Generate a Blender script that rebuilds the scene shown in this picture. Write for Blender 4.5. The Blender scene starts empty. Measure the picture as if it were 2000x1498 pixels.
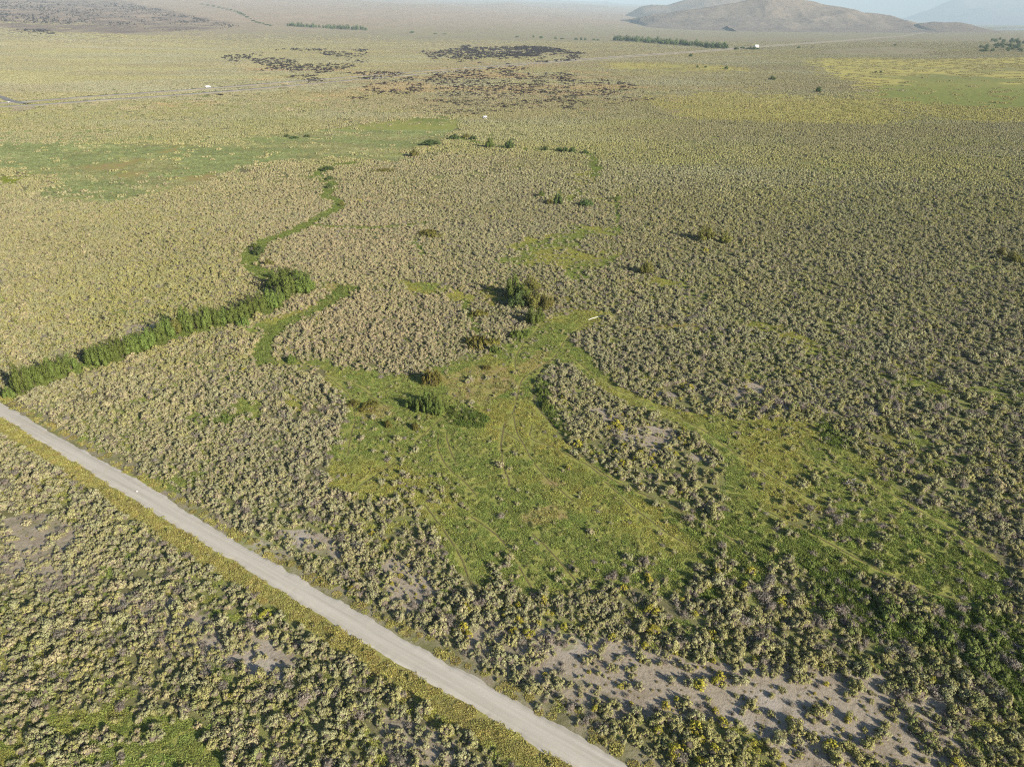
import bpy, math, random
import numpy as np
from mathutils import Vector

rng = np.random.default_rng(7)
random.seed(7)
scene = bpy.context.scene
COL = scene.collection

# ------------------------------------------------------------------ survey of the place
F, CX, CY, HC = 1387.0, 1000.0, 749.0, 100.0          # lens in photo pixels, flying height in metres
PITCH = math.atan((749.0 - 44.0) / F)
SP, CP = math.sin(PITCH), math.cos(PITCH)


def terr(X, Y):
    """height of the valley floor and of the fan rising beyond it"""
    D = 0.6 * Y - 0.9 * X
    a = np.clip((D - 3000.0) / 500.0, -30, 30)
    fan = 0.05 * 500.0 * np.where((D - 3000.0) / 500.0 > 30, (D - 3000.0) / 500.0, np.log1p(np.exp(a)))
    fan = np.where(D < 1500, 0.0, fan - 0.05 * 500.0 * math.log1p(math.exp(-3.0)))
    return np.maximum(fan, 0.0)


def gnd(u, v):
    """photo point on the ground plane"""
    u = np.asarray(u, float); v = np.asarray(v, float)
    x = (u - CX) / F; y = (v - CY) / F
    dn = SP + y * CP; fw = CP - y * SP
    t = HC / np.maximum(dn, 1e-4)
    for _ in range(25):
        t = 0.5 * t + 0.5 * (HC - terr(x * t, fw * t)) / np.maximum(dn, 1e-4) if np.ndim(t) else t
        if not np.ndim(t):
            break
    return x * t, fw * t


def terr1(X, Y):
    D = 0.6 * Y - 0.9 * X
    if D < 1500:
        return 0.0
    a = (D - 3000.0) / 500.0
    fan = 25.0 * (a if a > 30 else math.log1p(math.exp(a)))
    return max(0.0, fan - 25.0 * math.log1p(math.exp(-3.0)))


def gnd1(u, v):
    """one photo point, marched onto the terrain"""
    x = (u - CX) / F; y = (v - CY) / F
    dn = SP + y * CP; fw = CP - y * SP
    t = 50.0
    while t < 60000:
        if HC - t * dn <= terr1(x * t, fw * t):
            break
        t *= 1.03
    lo, hi = t / 1.03, t
    for _ in range(30):
        m = 0.5 * (lo + hi)
        if HC - m * dn <= terr1(x * m, fw * m):
            hi = m
        else:
            lo = m
    return x * hi, fw * hi, hi


def pix(X, Y, Z=0.0):
    dz = HC - Z
    depth = Y * CP + dz * SP
    up = Y * SP - dz * CP
    return CX + F * X / depth, CY - F * up / depth


def gpoly(pts):
    return np.array([gnd1(u, v)[:2] for u, v in pts])


# ------------------------------------------------------------------ noise
def vnoise(X, Y, s, seed=0):
    x = np.asarray(X) / s + 1000.0; y = np.asarray(Y) / s + 1000.0
    xi = np.floor(x).astype(np.int64); yi = np.floor(y).astype(np.int64)
    fx = x - xi; fy = y - yi
    fx = fx * fx * (3 - 2 * fx); fy = fy * fy * (3 - 2 * fy)

    def h(a, b):
        n = (a * 374761393 + b * 668265263 + seed * 2147483647) & 0xFFFFFFFF
        n = ((n ^ (n >> 13)) * 1274126177) & 0xFFFFFFFF
        n = n ^ (n >> 16)
        return (n & 0xFFFF) / 65535.0
    a = h(xi, yi); b = h(xi + 1, yi); c = h(xi, yi + 1); d = h(xi + 1, yi + 1)
    return (a * (1 - fx) + b * fx) * (1 - fy) + (c * (1 - fx) + d * fx) * fy


def fbm(X, Y, s, seed=0, o=4):
    r = 0; a = 0.5; t = 0
    for k in range(o):
        r = r + a * vnoise(X, Y, s / 2 ** k, seed + k); t += a; a *= 0.5
    return r / t


def inpoly(u, v, P):
    P = np.asarray(P, float); r = np.zeros(np.shape(u), bool)
    x0, y0 = P.min(0); x1, y1 = P.max(0)
    m = (u >= x0) & (u <= x1) & (v >= y0) & (v <= y1)
    if not m.any():
        return r
    uu = u[m]; vv = v[m]; q = np.zeros(uu.shape, bool); n = len(P); j = n - 1
    for i in range(n):
        xi, yi = P[i]; xj, yj = P[j]
        if yi != yj:
            q ^= ((yi > vv) != (yj > vv)) & (uu < (xj - xi) * (vv - yi) / (yj - yi) + xi)
        j = i
    r[m] = q
    return r


def linedist(X, Y, L):
    d = np.full(np.shape(X), 1e9)
    for (a, b), (c, e) in zip(L[:-1], L[1:]):
        vx, vy = c - a, e - b; q = vx * vx + vy * vy + 1e-9
        t = np.clip(((X - a) * vx + (Y - b) * vy) / q, 0, 1)
        d = np.minimum(d, np.hypot(X - a - t * vx, Y - b - t * vy))
    return d


# ------------------------------------------------------------------ the zones of the valley floor (outlines surveyed from the photo)
MEADOW = [[(512, 697), (540, 712), (600, 714), (640, 735), (668, 770), (672, 800), (660, 850), (640, 890), (648, 940), (652, 961),
           (687, 972), (740, 980), (799, 999), (836, 1012), (844, 1039), (874, 1073), (887, 1113), (949, 1140), (1000, 1158),
           (1075, 1160), (1150, 1150), (1187, 1128), (1240, 1150), (1320, 1174), (1374, 1134), (1400, 1080), (1380, 1040), (1320, 1010),
           (1250, 962), (1214, 938), (1150, 895), (1096, 848), (1070, 820), (1042, 780), (1046, 742), (1078, 708), (1110, 708),
           (1150, 735), (1190, 762), (1240, 792), (1290, 808), (1340, 832), (1380, 856), (1405, 880), (1432, 920), (1444, 960),
           (1440, 1000), (1440, 1060), (1500, 1050), (1560, 1005), (1640, 1003), (1700, 1012), (1800, 1052), (1900, 1080),
           (1930, 1062), (1850, 1003), (1760, 962), (1700, 905), (1640, 872), (1590, 832), (1500, 812), (1380, 812), (1310, 800),
           (1250, 785), (1210, 765), (1180, 730), (1152, 700), (1145, 680), (1110, 658), (1150, 640), (1200, 622), (1190, 606),
           (1140, 602), (1090, 612), (1040, 634), (995, 655), (960, 690), (905, 702), (858, 716), (815, 729), (767, 734),
           (727, 726), (687, 721), (640, 706), (588, 700), (535, 706)],
          [(2000, 765), (1945, 772), (1938, 790), (1970, 800), (2000, 800)],
          [(770, 553), (830, 550), (880, 563), (928, 578), (918, 592), (880, 588), (840, 577), (800, 570)],
          [(470, 648), (560, 640), (620, 600), (690, 562), (660, 556), (625, 585), (560, 615), (500, 632)],
          [(625, 556), (668, 552), (660, 568), (630, 572)],
          [(1230, 552), (1300, 545), (1362, 556), (1300, 562)]]
PATCHY = [[(960, 512), (985, 480), (1060, 453), (1130, 438), (1212, 448), (1216, 490), (1190, 520), (1130, 560), (1080, 532)],
          [(1060, 378), (1110, 366), (1180, 380), (1205, 400), (1120, 404), (1075, 400)],
          [(1120, 340), (1165, 330), (1172, 352), (1130, 362)],
          [(1280, 640), (1350, 632), (1390, 650), (1330, 672), (1270, 662)],
          [(1440, 618), (1530, 640), (1640, 690), (1600, 705), (1500, 676)],
          [(1700, 730), (1800, 735), (1900, 770), (1850, 776), (1740, 752)],
          [(930, 560), (1000, 555), (1010, 600), (960, 600)],
          [(1290, 1000), (1440, 1010), (1500, 1050), (1640, 1005), (1800, 1050), (1950, 1090), (2000, 1180), (1900, 1200), (1700, 1120),
           (1560, 1110), (1480, 1140), (1400, 1180), (1310, 1150), (1400, 1090)],
          [(0, 1420), (160, 1380), (330, 1395), (430, 1440), (520, 1498), (560, 1560), (-100, 1560), (-60, 1430)],
          [(560, 760), (600, 780), (590, 810), (560, 790)], [(395, 815), (480, 770), (520, 790), (520, 815), (420, 835)],
          [(205, 905), (300, 935), (400, 925), (380, 950), (290, 960)]]
LUSH = [[(1555, 1080), (1640, 1102), (1750, 1185), (1850, 1212), (2010, 1225), (2100, 1420), (2010, 1420), (1930, 1335), (1830, 1275),
         (1700, 1242), (1600, 1185)],
        [(1800, 1160), (1900, 1170), (2000, 1210), (2000, 1260), (1880, 1230)],
        [(1045, 735), (1075, 750), (1075, 790), (1092, 825), (1110, 850), (1085, 850), (1050, 800), (1040, 765)],
        [(870, 790), (930, 800), (960, 820), (935, 845), (890, 830), (868, 812)],
        [(640, 590), (690, 562), (660, 560), (620, 590)],
        [(0, 768), (40, 765), (30, 785), (0, 788)], [(1600, 820), (1640, 850), (1640, 880), (1590, 850)],
        [(395, 822), (450, 805), (470, 820), (420, 834)]]
SOIL = [[(1045, 1285), (1062, 1250), (1130, 1268), (1210, 1258), (1330, 1281), (1407, 1281), (1464, 1291), (1531, 1288), (1615, 1306),
         (1715, 1311), (1742, 1335), (1749, 1362), (1775, 1372), (1832, 1346), (1846, 1368), (1866, 1419), (1890, 1469), (1900, 1560),
         (1500, 1560), (1517, 1469), (1447, 1419), (1380, 1402), (1300, 1400), (1180, 1340), (1100, 1310)],
        [(735, 1095), (767, 1087), (794, 1103), (845, 1130), (858, 1156), (830, 1178), (802, 1194), (780, 1191), (759, 1178), (752, 1140)],
        [(1200, 827), (1240, 828), (1312, 838), (1330, 853), (1318, 868), (1300, 882), (1267, 888), (1256, 875), (1208, 853)],
        [(1140, 790), (1180, 800), (1230, 820), (1190, 822), (1150, 806)],
        [(1340, 885), (1385, 890), (1392, 905), (1350, 905)], [(1600, 1480), (1800, 1470), (1840, 1560), (1580, 1560)],
        [(1425, 750), (1480, 745), (1490, 758), (1430, 765)], [(1500, 795), (1545, 780), (1560, 792), (1510, 808)],
        [(1660, 802), (1720, 815), (1700, 822)], [(1270, 768), (1330, 770), (1320, 778), (1280, 778)]]
GAPPY = [[(0, 1010), (120, 1000), (190, 1080), (170, 1140), (60, 1150), (0, 1130)],
         [(190, 1160), (330, 1170), (420, 1200), (520, 1240), (600, 1290), (560, 1340), (450, 1320), (330, 1270), (220, 1210)],
         [(520, 1030), (640, 1040), (720, 1080), (700, 1110), (600, 1080)],
         [(1330, 760), (1560, 740), (1720, 790), (1720, 830), (1560, 800), (1400, 790)],
         [(900, 1200), (1100, 1230), (1300, 1270), (1290, 1400), (1150, 1400), (1000, 1320), (900, 1270)],
         [(700, 1370), (860, 1420), (960, 1500), (760, 1500)], [(230, 640), (330, 625), (350, 650), (240, 690)]]
UPGRASS = [[(-100, 235), (200, 243), (420, 268), (560, 263), (700, 243), (868, 226), (905, 238), (880, 268), (800, 296), (700, 308),
            (600, 312), (500, 320), (430, 345), (330, 372), (210, 398), (118, 398), (75, 388), (112, 345), (0, 330), (-100, 330)],
           [(680, 308), (740, 296), (800, 305), (770, 318)]]
BRIGHT = [[(120, 392), (180, 372), (260, 360), (325, 364), (280, 382), (210, 396)], [(0, 345), (60, 345), (20, 360), (0, 362)],
          [(640, 300), (700, 280), (760, 285), (780, 300), (720, 312)]]
STRAW = [[(225, 340), (265, 333), (300, 338), (265, 346), (235, 347)], [(350, 348), (380, 342), (432, 339), (420, 350), (370, 356)],
         [(150, 325), (230, 318), (275, 308), (285, 312), (240, 330), (170, 334)], [(300, 300), (365, 281), (366, 286), (320, 302)],
         [(860, 735), (930, 715), (1000, 720), (1010, 760), (940, 790), (880, 780)], [(690, 800), (760, 790), (770, 815), (710, 825)],
         [(1010, 715), (1050, 690), (1075, 690), (1050, 718), (1020, 735)],
         [(1240, 640), (1380, 636), (1370, 642), (1260, 648)], [(625, 556), (665, 553), (655, 566), (632, 570)],
         [(1010, 1010), (1080, 985), (1120, 1010), (1060, 1030)],
         [(1050, 930), (1120, 950), (1080, 960)]]
YELLOWFAR = [[(1165, 122), (1290, 121), (1440, 130), (1500, 140), (1420, 143), (1290, 141), (1180, 137)],
             [(1560, 116), (1700, 112), (1800, 116), (2000, 112), (2120, 114), (2120, 255), (2000, 240), (1900, 240), (1780, 222), (1690, 190),
              (1660, 160), (1600, 148)],
             [(1240, 190), (1420, 178), (1700, 195), (1800, 235), (1700, 245), (1500, 240), (1330, 232)]]
GREENFAR = [[(1640, 95), (1740, 92), (1840, 98), (1830, 108), (1700, 110), (1560, 105)],
            [(1670, 184), (1730, 164), (1850, 158), (2010, 168), (2120, 174), (2120, 206), (1950, 212), (1800, 204)],
            [(1700, 150), (1850, 146), (2000, 156), (2000, 164), (1800, 160)], [(1850, 140), (2000, 134), (2000, 142)],
            [(800, 236), (850, 224), (880, 230), (860, 244)]]
ORANGE = [[(430, 120), (720, 140), (1000, 120), (1250, 150), (1260, 200), (1000, 235), (760, 215), (520, 165)],
          [(280, 200), (420, 190), (450, 200), (300, 212)]]
LAVA = [[(425, 112), (560, 96), (715, 98), (720, 125), (640, 145), (520, 142)], [(820, 100), (960, 92), (1145, 104), (1130, 118), (1000, 128), (850, 122)],
        [(560, 150), (700, 140), (800, 143), (760, 155), (600, 162)], [(700, 172), (850, 142), (1000, 130), (1240, 165), (1280, 195), (1130, 215), (900, 208), (740, 185)],
        [(800, 212), (850, 206), (890, 216), (950, 214), (1010, 220), (960, 226), (820, 224)], [(680, 190), (720, 188), (715, 202), (690, 200)],
        [(380, 190), (435, 186), (432, 194), (385, 197)], [(900, 90), (1060, 92), (1140, 104), (1040, 112), (920, 112)],
        [(-200, 55), (0, 58), (100, 60), (110, 68), (0, 68), (-200, 68)],
        [(-200, -10), (60, -10), (220, 2), (330, 22), (420, 44), (470, 52), (420, 60), (300, 62), (150, 50), (0, 42), (-200, 40)]]

# the gravel road, from its two edges
R_TOP = [(-420, 575), (0, 785), (267, 936), (500, 1078), (887, 1300), (1236, 1498), (1600, 1702)]
R_BOT = [(-420, 592), (0, 814), (267, 981), (500, 1126), (778, 1300), (1115, 1498), (1480, 1710)]
RT, RB = gpoly(R_TOP), gpoly(R_BOT)


def resample(L, step):
    L = np.asarray(L, float); d = np.r_[0, np.cumsum(np.hypot(*np.diff(L, axis=0).T))]
    s = np.linspace(0, d[-1], max(2, int(d[-1] / step) + 1))
    return np.c_[np.interp(s, d, L[:, 0]), np.interp(s, d, L[:, 1])]


def smooth(L, n=3):
    L = np.asarray(L, float)
    for _ in range(n):
        q = [L[0]]
        for a, b in zip(L[:-1], L[1:]):
            q += [0.75 * a + 0.25 * b, 0.25 * a + 0.75 * b]
        q.append(L[-1]); L = np.array(q)
    return L


NR = 240
_rt = resample(RT, 0.5); _rb = resample(RB, 0.5)
_rt = _rt[np.linspace(0, len(_rt) - 1, NR).astype(int)]; _rb = _rb[np.linspace(0, len(_rb) - 1, NR).astype(int)]
# line the two edges up across the road
ax = _rt[-1] - _rt[0]; ax /= np.hypot(*ax); nx = np.array([-ax[1], ax[0]])
o = _rt[0]


def along(P):
    return (P - o) @ ax, (P - o) @ nx


ta, tb = along(RT); ba, bb = along(RB)
S = np.arange(max(ta.min(), ba.min()), min(ta.max(), ba.max()), 1.0)
E1 = np.interp(S, ta, tb); E2 = np.interp(S, ba, bb)
k9 = np.ones(15) / 15
E1[7:-7] = np.convolve(E1, k9, 'valid'); E2[7:-7] = np.convolve(E2, k9, 'valid')
ROADMID = o + S[:, None] * ax + ((E1 + E2) / 2)[:, None] * nx


def roadpos(X, Y):
    """signed distance outside the road: >0 on the meadow side, second value >0 on the near side"""
    P = np.stack([np.asarray(X) - o[0], np.asarray(Y) - o[1]], -1)
    s = P @ ax; n = P @ nx
    a = np.interp(s, S, np.maximum(E1, E2)); b = np.interp(s, S, np.minimum(E1, E2))
    return n - a, b - n


CREEK = gpoly([(690, 318), (660, 322), (628, 331), (618, 345), (646, 358), (646, 372), (630, 383), (662, 395), (660, 408), (622, 428), (566, 455),
               (512, 474), (484, 494), (494, 522), (524, 540)])
BRANCH = gpoly([(600, 440), (700, 447), (780, 443), (835, 436)])
CHAN = gpoly([(690, 562), (640, 592), (590, 617), (540, 640), (516, 672), (508, 690), (520, 706)])
CHAN2 = gpoly([(1100, 668), (1128, 702), (1155, 730), (1185, 752), (1220, 772), (1262, 790), (1320, 812), (1375, 838), (1415, 870), (1445, 920), (1448, 980), (1430, 1040)])
GAP = gpoly([(905, 590), (918, 625), (935, 650), (960, 660)])
GAP2 = gpoly([(805, 468), (820, 485), (828, 500)])
CREEKROW = gpoly([(20, 770), (90, 742), (165, 715), (260, 690), (345, 655), (450, 628), (540, 600)])
UPDITCH = gpoly([(880, 268), (950, 283), (1000, 290), (1080, 294), (1150, 300), (1165, 320), (1160, 345)])
FENCEGAP = gpoly([(1205, 380), (1208, 450)])
TRAILS = [smooth(gpoly(p), 2) for p in (
    [(1195, 612), (1145, 632), (1112, 655), (1096, 677), (1080, 702), (1058, 722), (1042, 748), (1040, 775), (1053, 800), (1088, 843), (1115, 872), (1171, 920),
     (1200, 939), (1222, 950), (1267, 968), (1320, 992), (1370, 1018), (1440, 1060)],
    [(1080, 702), (1040, 725), (1016, 745), (1010, 780), (1003, 812), (985, 830), (981, 856), (978, 888), (989, 920), (994, 950)],
    [(520, 700), (560, 712), (588, 720), (633, 731), (666, 755), (687, 776), (690, 803), (695, 822), (687, 840), (684, 862), (680, 890)],
    [(633, 731), (687, 744), (727, 774), (760, 800)],
    [(870, 812), (863, 816), (820, 856), (767, 907), (748, 920), (700, 950)],
    [(855, 850), (855, 870), (858, 888), (877, 918), (900, 936), (930, 965)],
    [(873, 848), (880, 880), (890, 905)],
    [(1120, 700), (1155, 730), (1185, 750), (1212, 765), (1250, 782), (1325, 815), (1375, 840), (1420, 875), (1500, 925), (1600, 985)],
    [(1560, 880), (1615, 907), (1687, 941), (1754, 971), (1850, 1030), (1960, 1100)],
    [(1003, 812), (1008, 845), (1024, 869), (1040, 905), (1075, 940), (1120, 980)],
    [(1016, 735), (1005, 720), (1008, 690), (1040, 655), (1060, 630)],
    [(960, 835), (1000, 850), (1024, 869)],
    [(1040, 830), (1032, 858), (1075, 870), (1140, 905), (1180, 930)],
    [(1180, 940), (1230, 985), (1300, 1040), (1340, 1065)],
    [(1500, 1000), (1600, 1050), (1700, 1105), (1790, 1150), (1900, 1180)],
    [(920, 1010), (980, 1050), (1010, 1100), (1040, 1150)],
    [(930, 1165), (905, 1100), (872, 1040), (830, 985)],
    [(1130, 1140), (1090, 1090), (1040, 1040)])]
TRACK = smooth(gpoly([(1340, 236), (1400, 240), (1480, 251), (1620, 268), (1760, 285), (1900, 304), (2060, 322)]), 1)
HWN = [(-60, 214), (0, 210), (80, 206.5), (200, 197), (400, 184), (600, 166), (800, 148), (930, 136.5), (1000, 130), (1120, 120), (1250, 110.5), (1400, 100),
       (1500, 91.5), (1600, 84.5), (1700, 77), (1780, 70), (1815, 62)]
HWF = [(-60, 207), (0, 203), (60, 199.5), (200, 188.5), (400, 175), (600, 158.5), (700, 150.5), (820, 141.5), (930, 132.5), (1000, 127), (1120, 117.3), (1250, 108),
       (1400, 98), (1500, 89.8), (1600, 83), (1700, 75.6), (1780, 68.8), (1812, 61.5)]
HIGHN, HIGHF = gpoly(HWN), gpoly(HWF)


def zones(X, Y, jit=None):
    """what grows at a point of the floor: weights and the shrub density there"""
    wx = (fbm(X, Y, 9.0, 11, 3) - .5) * (2.0 + Y * .012); wy = (fbm(X, Y, 9.0, 12, 3) - .5) * (2.0 + Y * .02)
    if jit is not None:
        wx = wx + rng.normal(0, 1, X.shape) * jit; wy = wy + rng.normal(0, 1.5, X.shape) * jit
    u, v = pix(X + wx, Y + wy)
    far = Y > 3500
    z = {}
    for n, L in (('meadow', MEADOW), ('patchy', PATCHY), ('lush', LUSH), ('soil', SOIL), ('gappy', GAPPY), ('upgrass', UPGRASS), ('bright', BRIGHT),
                 ('straw', STRAW), ('yellowfar', YELLOWFAR), ('greenfar', GREENFAR), ('orange', ORANGE)):
        m = np.zeros(X.shape, bool)
        for P in L:
            m |= inpoly(u, v, P)
        z[n] = m & (Y > 40)
    cm = Y < 420
    ch2 = np.zeros(X.shape, bool); ch2[cm] = linedist(X[cm], Y[cm], CHAN2) < 3.0
    z['meadow'] |= ch2; z['open'] = ch2
    Xw, Yw = X + wx * .5, Y + wy * .5
    near = Y < 1200
    ck = np.full(X.shape, 1e9)
    ck[near] = np.minimum.reduce([linedist(Xw[near], Yw[near], CREEK) / 4.2, linedist(Xw[near], Yw[near], BRANCH) / 2.6, linedist(Xw[near], Yw[near], CHAN) / 3.2,
                                  linedist(Xw[near], Yw[near], GAP) / 1.6, linedist(Xw[near], Yw[near], GAP2) / 1.0, linedist(Xw[near], Yw[near], CREEKROW) / 4.0,
                                  linedist(Xw[near], Yw[near], UPDITCH) / 4.0, linedist(Xw[near], Yw[near], FENCEGAP) / 1.5])
    z['creek'] = ck < 1
    tr = np.full(X.shape, 1e9)
    nn = Y < 420
    tr[nn] = np.minimum.reduce([linedist(X[nn], Y[nn], L) for L in TRAILS])
    z['trail'] = tr
    a, b = roadpos(X, Y)
    z['road_a'], z['road_b'] = a, b
    return u, v, z


def scrubpatch(X, Y):
    return fbm(X, Y, 14.0, 31, 3)


# ------------------------------------------------------------------ nodes and materials
def new_mat(name):
    m = bpy.data.materials.new(name); m.use_nodes = True
    nt = m.node_tree; nt.nodes.clear()
    out = nt.nodes.new('ShaderNodeOutputMaterial')
    bs = nt.nodes.new('ShaderNodeBsdfPrincipled')
    bs.inputs['Roughness'].default_value = .9
    bs.inputs['Specular IOR Level'].default_value = .15
    nt.links.new(bs.outputs[0], out.inputs[0])
    return m, nt, bs


def N(nt, t, **kw):
    n = nt.nodes.new(t)
    for k, v in kw.items():
        if k.startswith('i_'):
            n.inputs[k[2:].replace('_', ' ')].default_value = v
        else:
            setattr(n, k, v)
    return n


def mixc(nt, fac, a, b, mode='MIX'):
    m = nt.nodes.new('ShaderNodeMix'); m.data_type = 'RGBA'; m.blend_type = mode
    for s, val in ((0, fac), (6, a), (7, b)):
        if isinstance(val, (int, float)):
            m.inputs[s].default_value = val
        elif isinstance(val, tuple):
            m.inputs[s].default_value = val if len(val) == 4 else val + (1,)
        else:
            nt.links.new(val, m.inputs[s])
    return m.outputs[2]


def mth(nt, op, a, b=None, c=None, clamp=False):
    m = nt.nodes.new('ShaderNodeMath'); m.operation = op; m.use_clamp = clamp
    for i, val in enumerate((a, b, c)):
        if val is None:
            continue
        if isinstance(val, (int, float)):
            m.inputs[i].default_value = val
        else:
            nt.links.new(val, m.inputs[i])
    return m.outputs[0]


def noise(nt, vec, scale, detail=4, rough=.55):
    n = N(nt, 'ShaderNodeTexNoise'); n.inputs['Scale'].default_value = scale
    n.inputs['Detail'].default_value = detail; n.inputs['Roughness'].default_value = rough
    nt.links.new(vec, n.inputs['Vector'])
    return n.outputs['Fac']


def ramp(nt, fac, lo, hi):
    m = N(nt, 'ShaderNodeMapRange'); m.inputs[1].default_value = lo; m.inputs[2].default_value = hi
    nt.links.new(fac, m.inputs[0])
    return m.outputs[0]


def foliage_mat(name, dflt=None, var=.35, trans=.0):
    m, nt, bs = new_mat(name)
    if dflt is None:
        at = N(nt, 'ShaderNodeAttribute', attribute_type='INSTANCER', attribute_name='tint')
        col = at.outputs['Color']
    else:
        rgb = N(nt, 'ShaderNodeRGB'); rgb.outputs[0].default_value = dflt + (1,)
        oi = N(nt, 'ShaderNodeObjectInfo')
        hs = N(nt, 'ShaderNodeHueSaturation'); nt.links.new(rgb.outputs[0], hs.inputs['Color'])
        nt.links.new(mth(nt, 'MULTIPLY_ADD', oi.outputs['Random'], .024, .488), hs.inputs['Hue'])
        nt.links.new(mth(nt, 'MULTIPLY_ADD', oi.outputs['Random'], .4, .8), hs.inputs['Value'])
        col = hs.outputs[0]
    g = N(nt, 'ShaderNodeNewGeometry')
    f = mth(nt, 'MULTIPLY_ADD', g.outputs['Random Per Island'], 2 * var, 1 - var)
    mul = N(nt, 'ShaderNodeVectorMath', operation='SCALE')
    nt.links.new(col, mul.inputs[0]); nt.links.new(f, mul.inputs['Scale'])
    nt.links.new(mul.outputs[0], bs.inputs['Base Color'])
    bs.inputs['Roughness'].default_value = .75
    if trans > 0:
        tr = N(nt, 'ShaderNodeBsdfTranslucent'); nt.links.new(mul.outputs[0], tr.inputs[0])
        ms = N(nt, 'ShaderNodeMixShader'); ms.inputs[0].default_value = trans
        nt.links.new(bs.outputs[0], ms.inputs[1]); nt.links.new(tr.outputs[0], ms.inputs[2])
        out = [n for n in nt.nodes if n.type == 'OUTPUT_MATERIAL'][0]
        nt.links.new(ms.outputs[0], out.inputs[0])
    return m


def plain_mat(name, c, rough=.8, bump=0, nscale=4.0, var=.3):
    m, nt, bs = new_mat(name)
    tc = N(nt, 'ShaderNodeTexCoord')
    n = noise(nt, tc.outputs['Object'], nscale, 5)
    col = mixc(nt, ramp(nt, n, .3, .7), tuple(x * (1 - var) for x in c), tuple(min(1, x * (1 + var)) for x in c))
    nt.links.new(col, bs.inputs['Base Color']); bs.inputs['Roughness'].default_value = rough
    return m


M_SAGE = foliage_mat('scrub_leaf', None, .30)
M_STAND = foliage_mat('far_scrub_leaf', None, .14)
M_GRASS = foliage_mat('grass_blade', None, .30, .35)
M_STEM = plain_mat('scrub_stem', (.13, .11, .09))
M_WILLOW = foliage_mat('willow_leaf', (.115, .155, .036), .25, .12)
M_OLIVE = foliage_mat('olive_leaf', (.165, .165, .045), .25, .12)
M_DARK = foliage_mat('dark_leaf', (.085, .125, .040), .3, .15)
M_RUSH = foliage_mat('rush_leaf', (.140, .130, .032), .35, .15)
M_BARK = plain_mat('bark', (.10, .08, .06))
M_ROCK = plain_mat('basalt', (.026, .020, .019), .9, nscale=1.2, var=.7)
M_WHITE = plain_mat('white_paint', (.78, .78, .76), .45, var=.05)
M_GLASS = plain_mat('dark_glass', (.02, .025, .03), .15, var=.05)
M_TYRE = plain_mat('tyre_rubber', (.02, .02, .02), .8)
M_ROOF = plain_mat('roof_sheet', (.42, .42, .42), .5)
M_STEEL = plain_mat('grey_steel', (.30, .31, .32), .5)
M_DEADWOOD = plain_mat('bleached_wood', (.32, .30, .28), .8)


# ------------------------------------------------------------------ mesh helpers
def mesh_from(name, V, Fq, mats, midx=None, attrs=None, smooth_=False):
    """V (n,3), Fq (m,4) or (m,3)"""
    V = np.asarray(V, np.float32); Fq = np.asarray(Fq, np.int32)
    me = bpy.data.meshes.new(name)
    k = Fq.shape[1]
    me.vertices.add(len(V)); me.vertices.foreach_set('co', V.ravel())
    me.loops.add(Fq.size); me.loops.foreach_set('vertex_index', Fq.ravel())
    me.polygons.add(len(Fq)); me.polygons.foreach_set('loop_start', np.arange(0, Fq.size, k, dtype=np.int32))
    me.polygons.foreach_set('loop_total', np.full(len(Fq), k, np.int32))
    for m in mats:
        me.materials.append(m)
    if midx is not None:
        me.polygons.foreach_set('material_index', np.asarray(midx, np.int32))
    if smooth_:
        me.polygons.foreach_set('use_smooth', np.ones(len(Fq), bool))
    me.update(calc_edges=True); me.validate()
    return me


def link(name, me, parent=None, loc=(0, 0, 0)):
    ob = bpy.data.objects.new(name, me); COL.objects.link(ob); ob.location = loc
    if parent is not None:
        ob.parent = parent
    return ob


def tag(ob, label=None, cat=None, group=None, kind=None):
    for k, v in (('label', label), ('category', cat), ('group', group), ('kind', kind)):
        if v:
            ob[k] = v
    return ob


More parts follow.
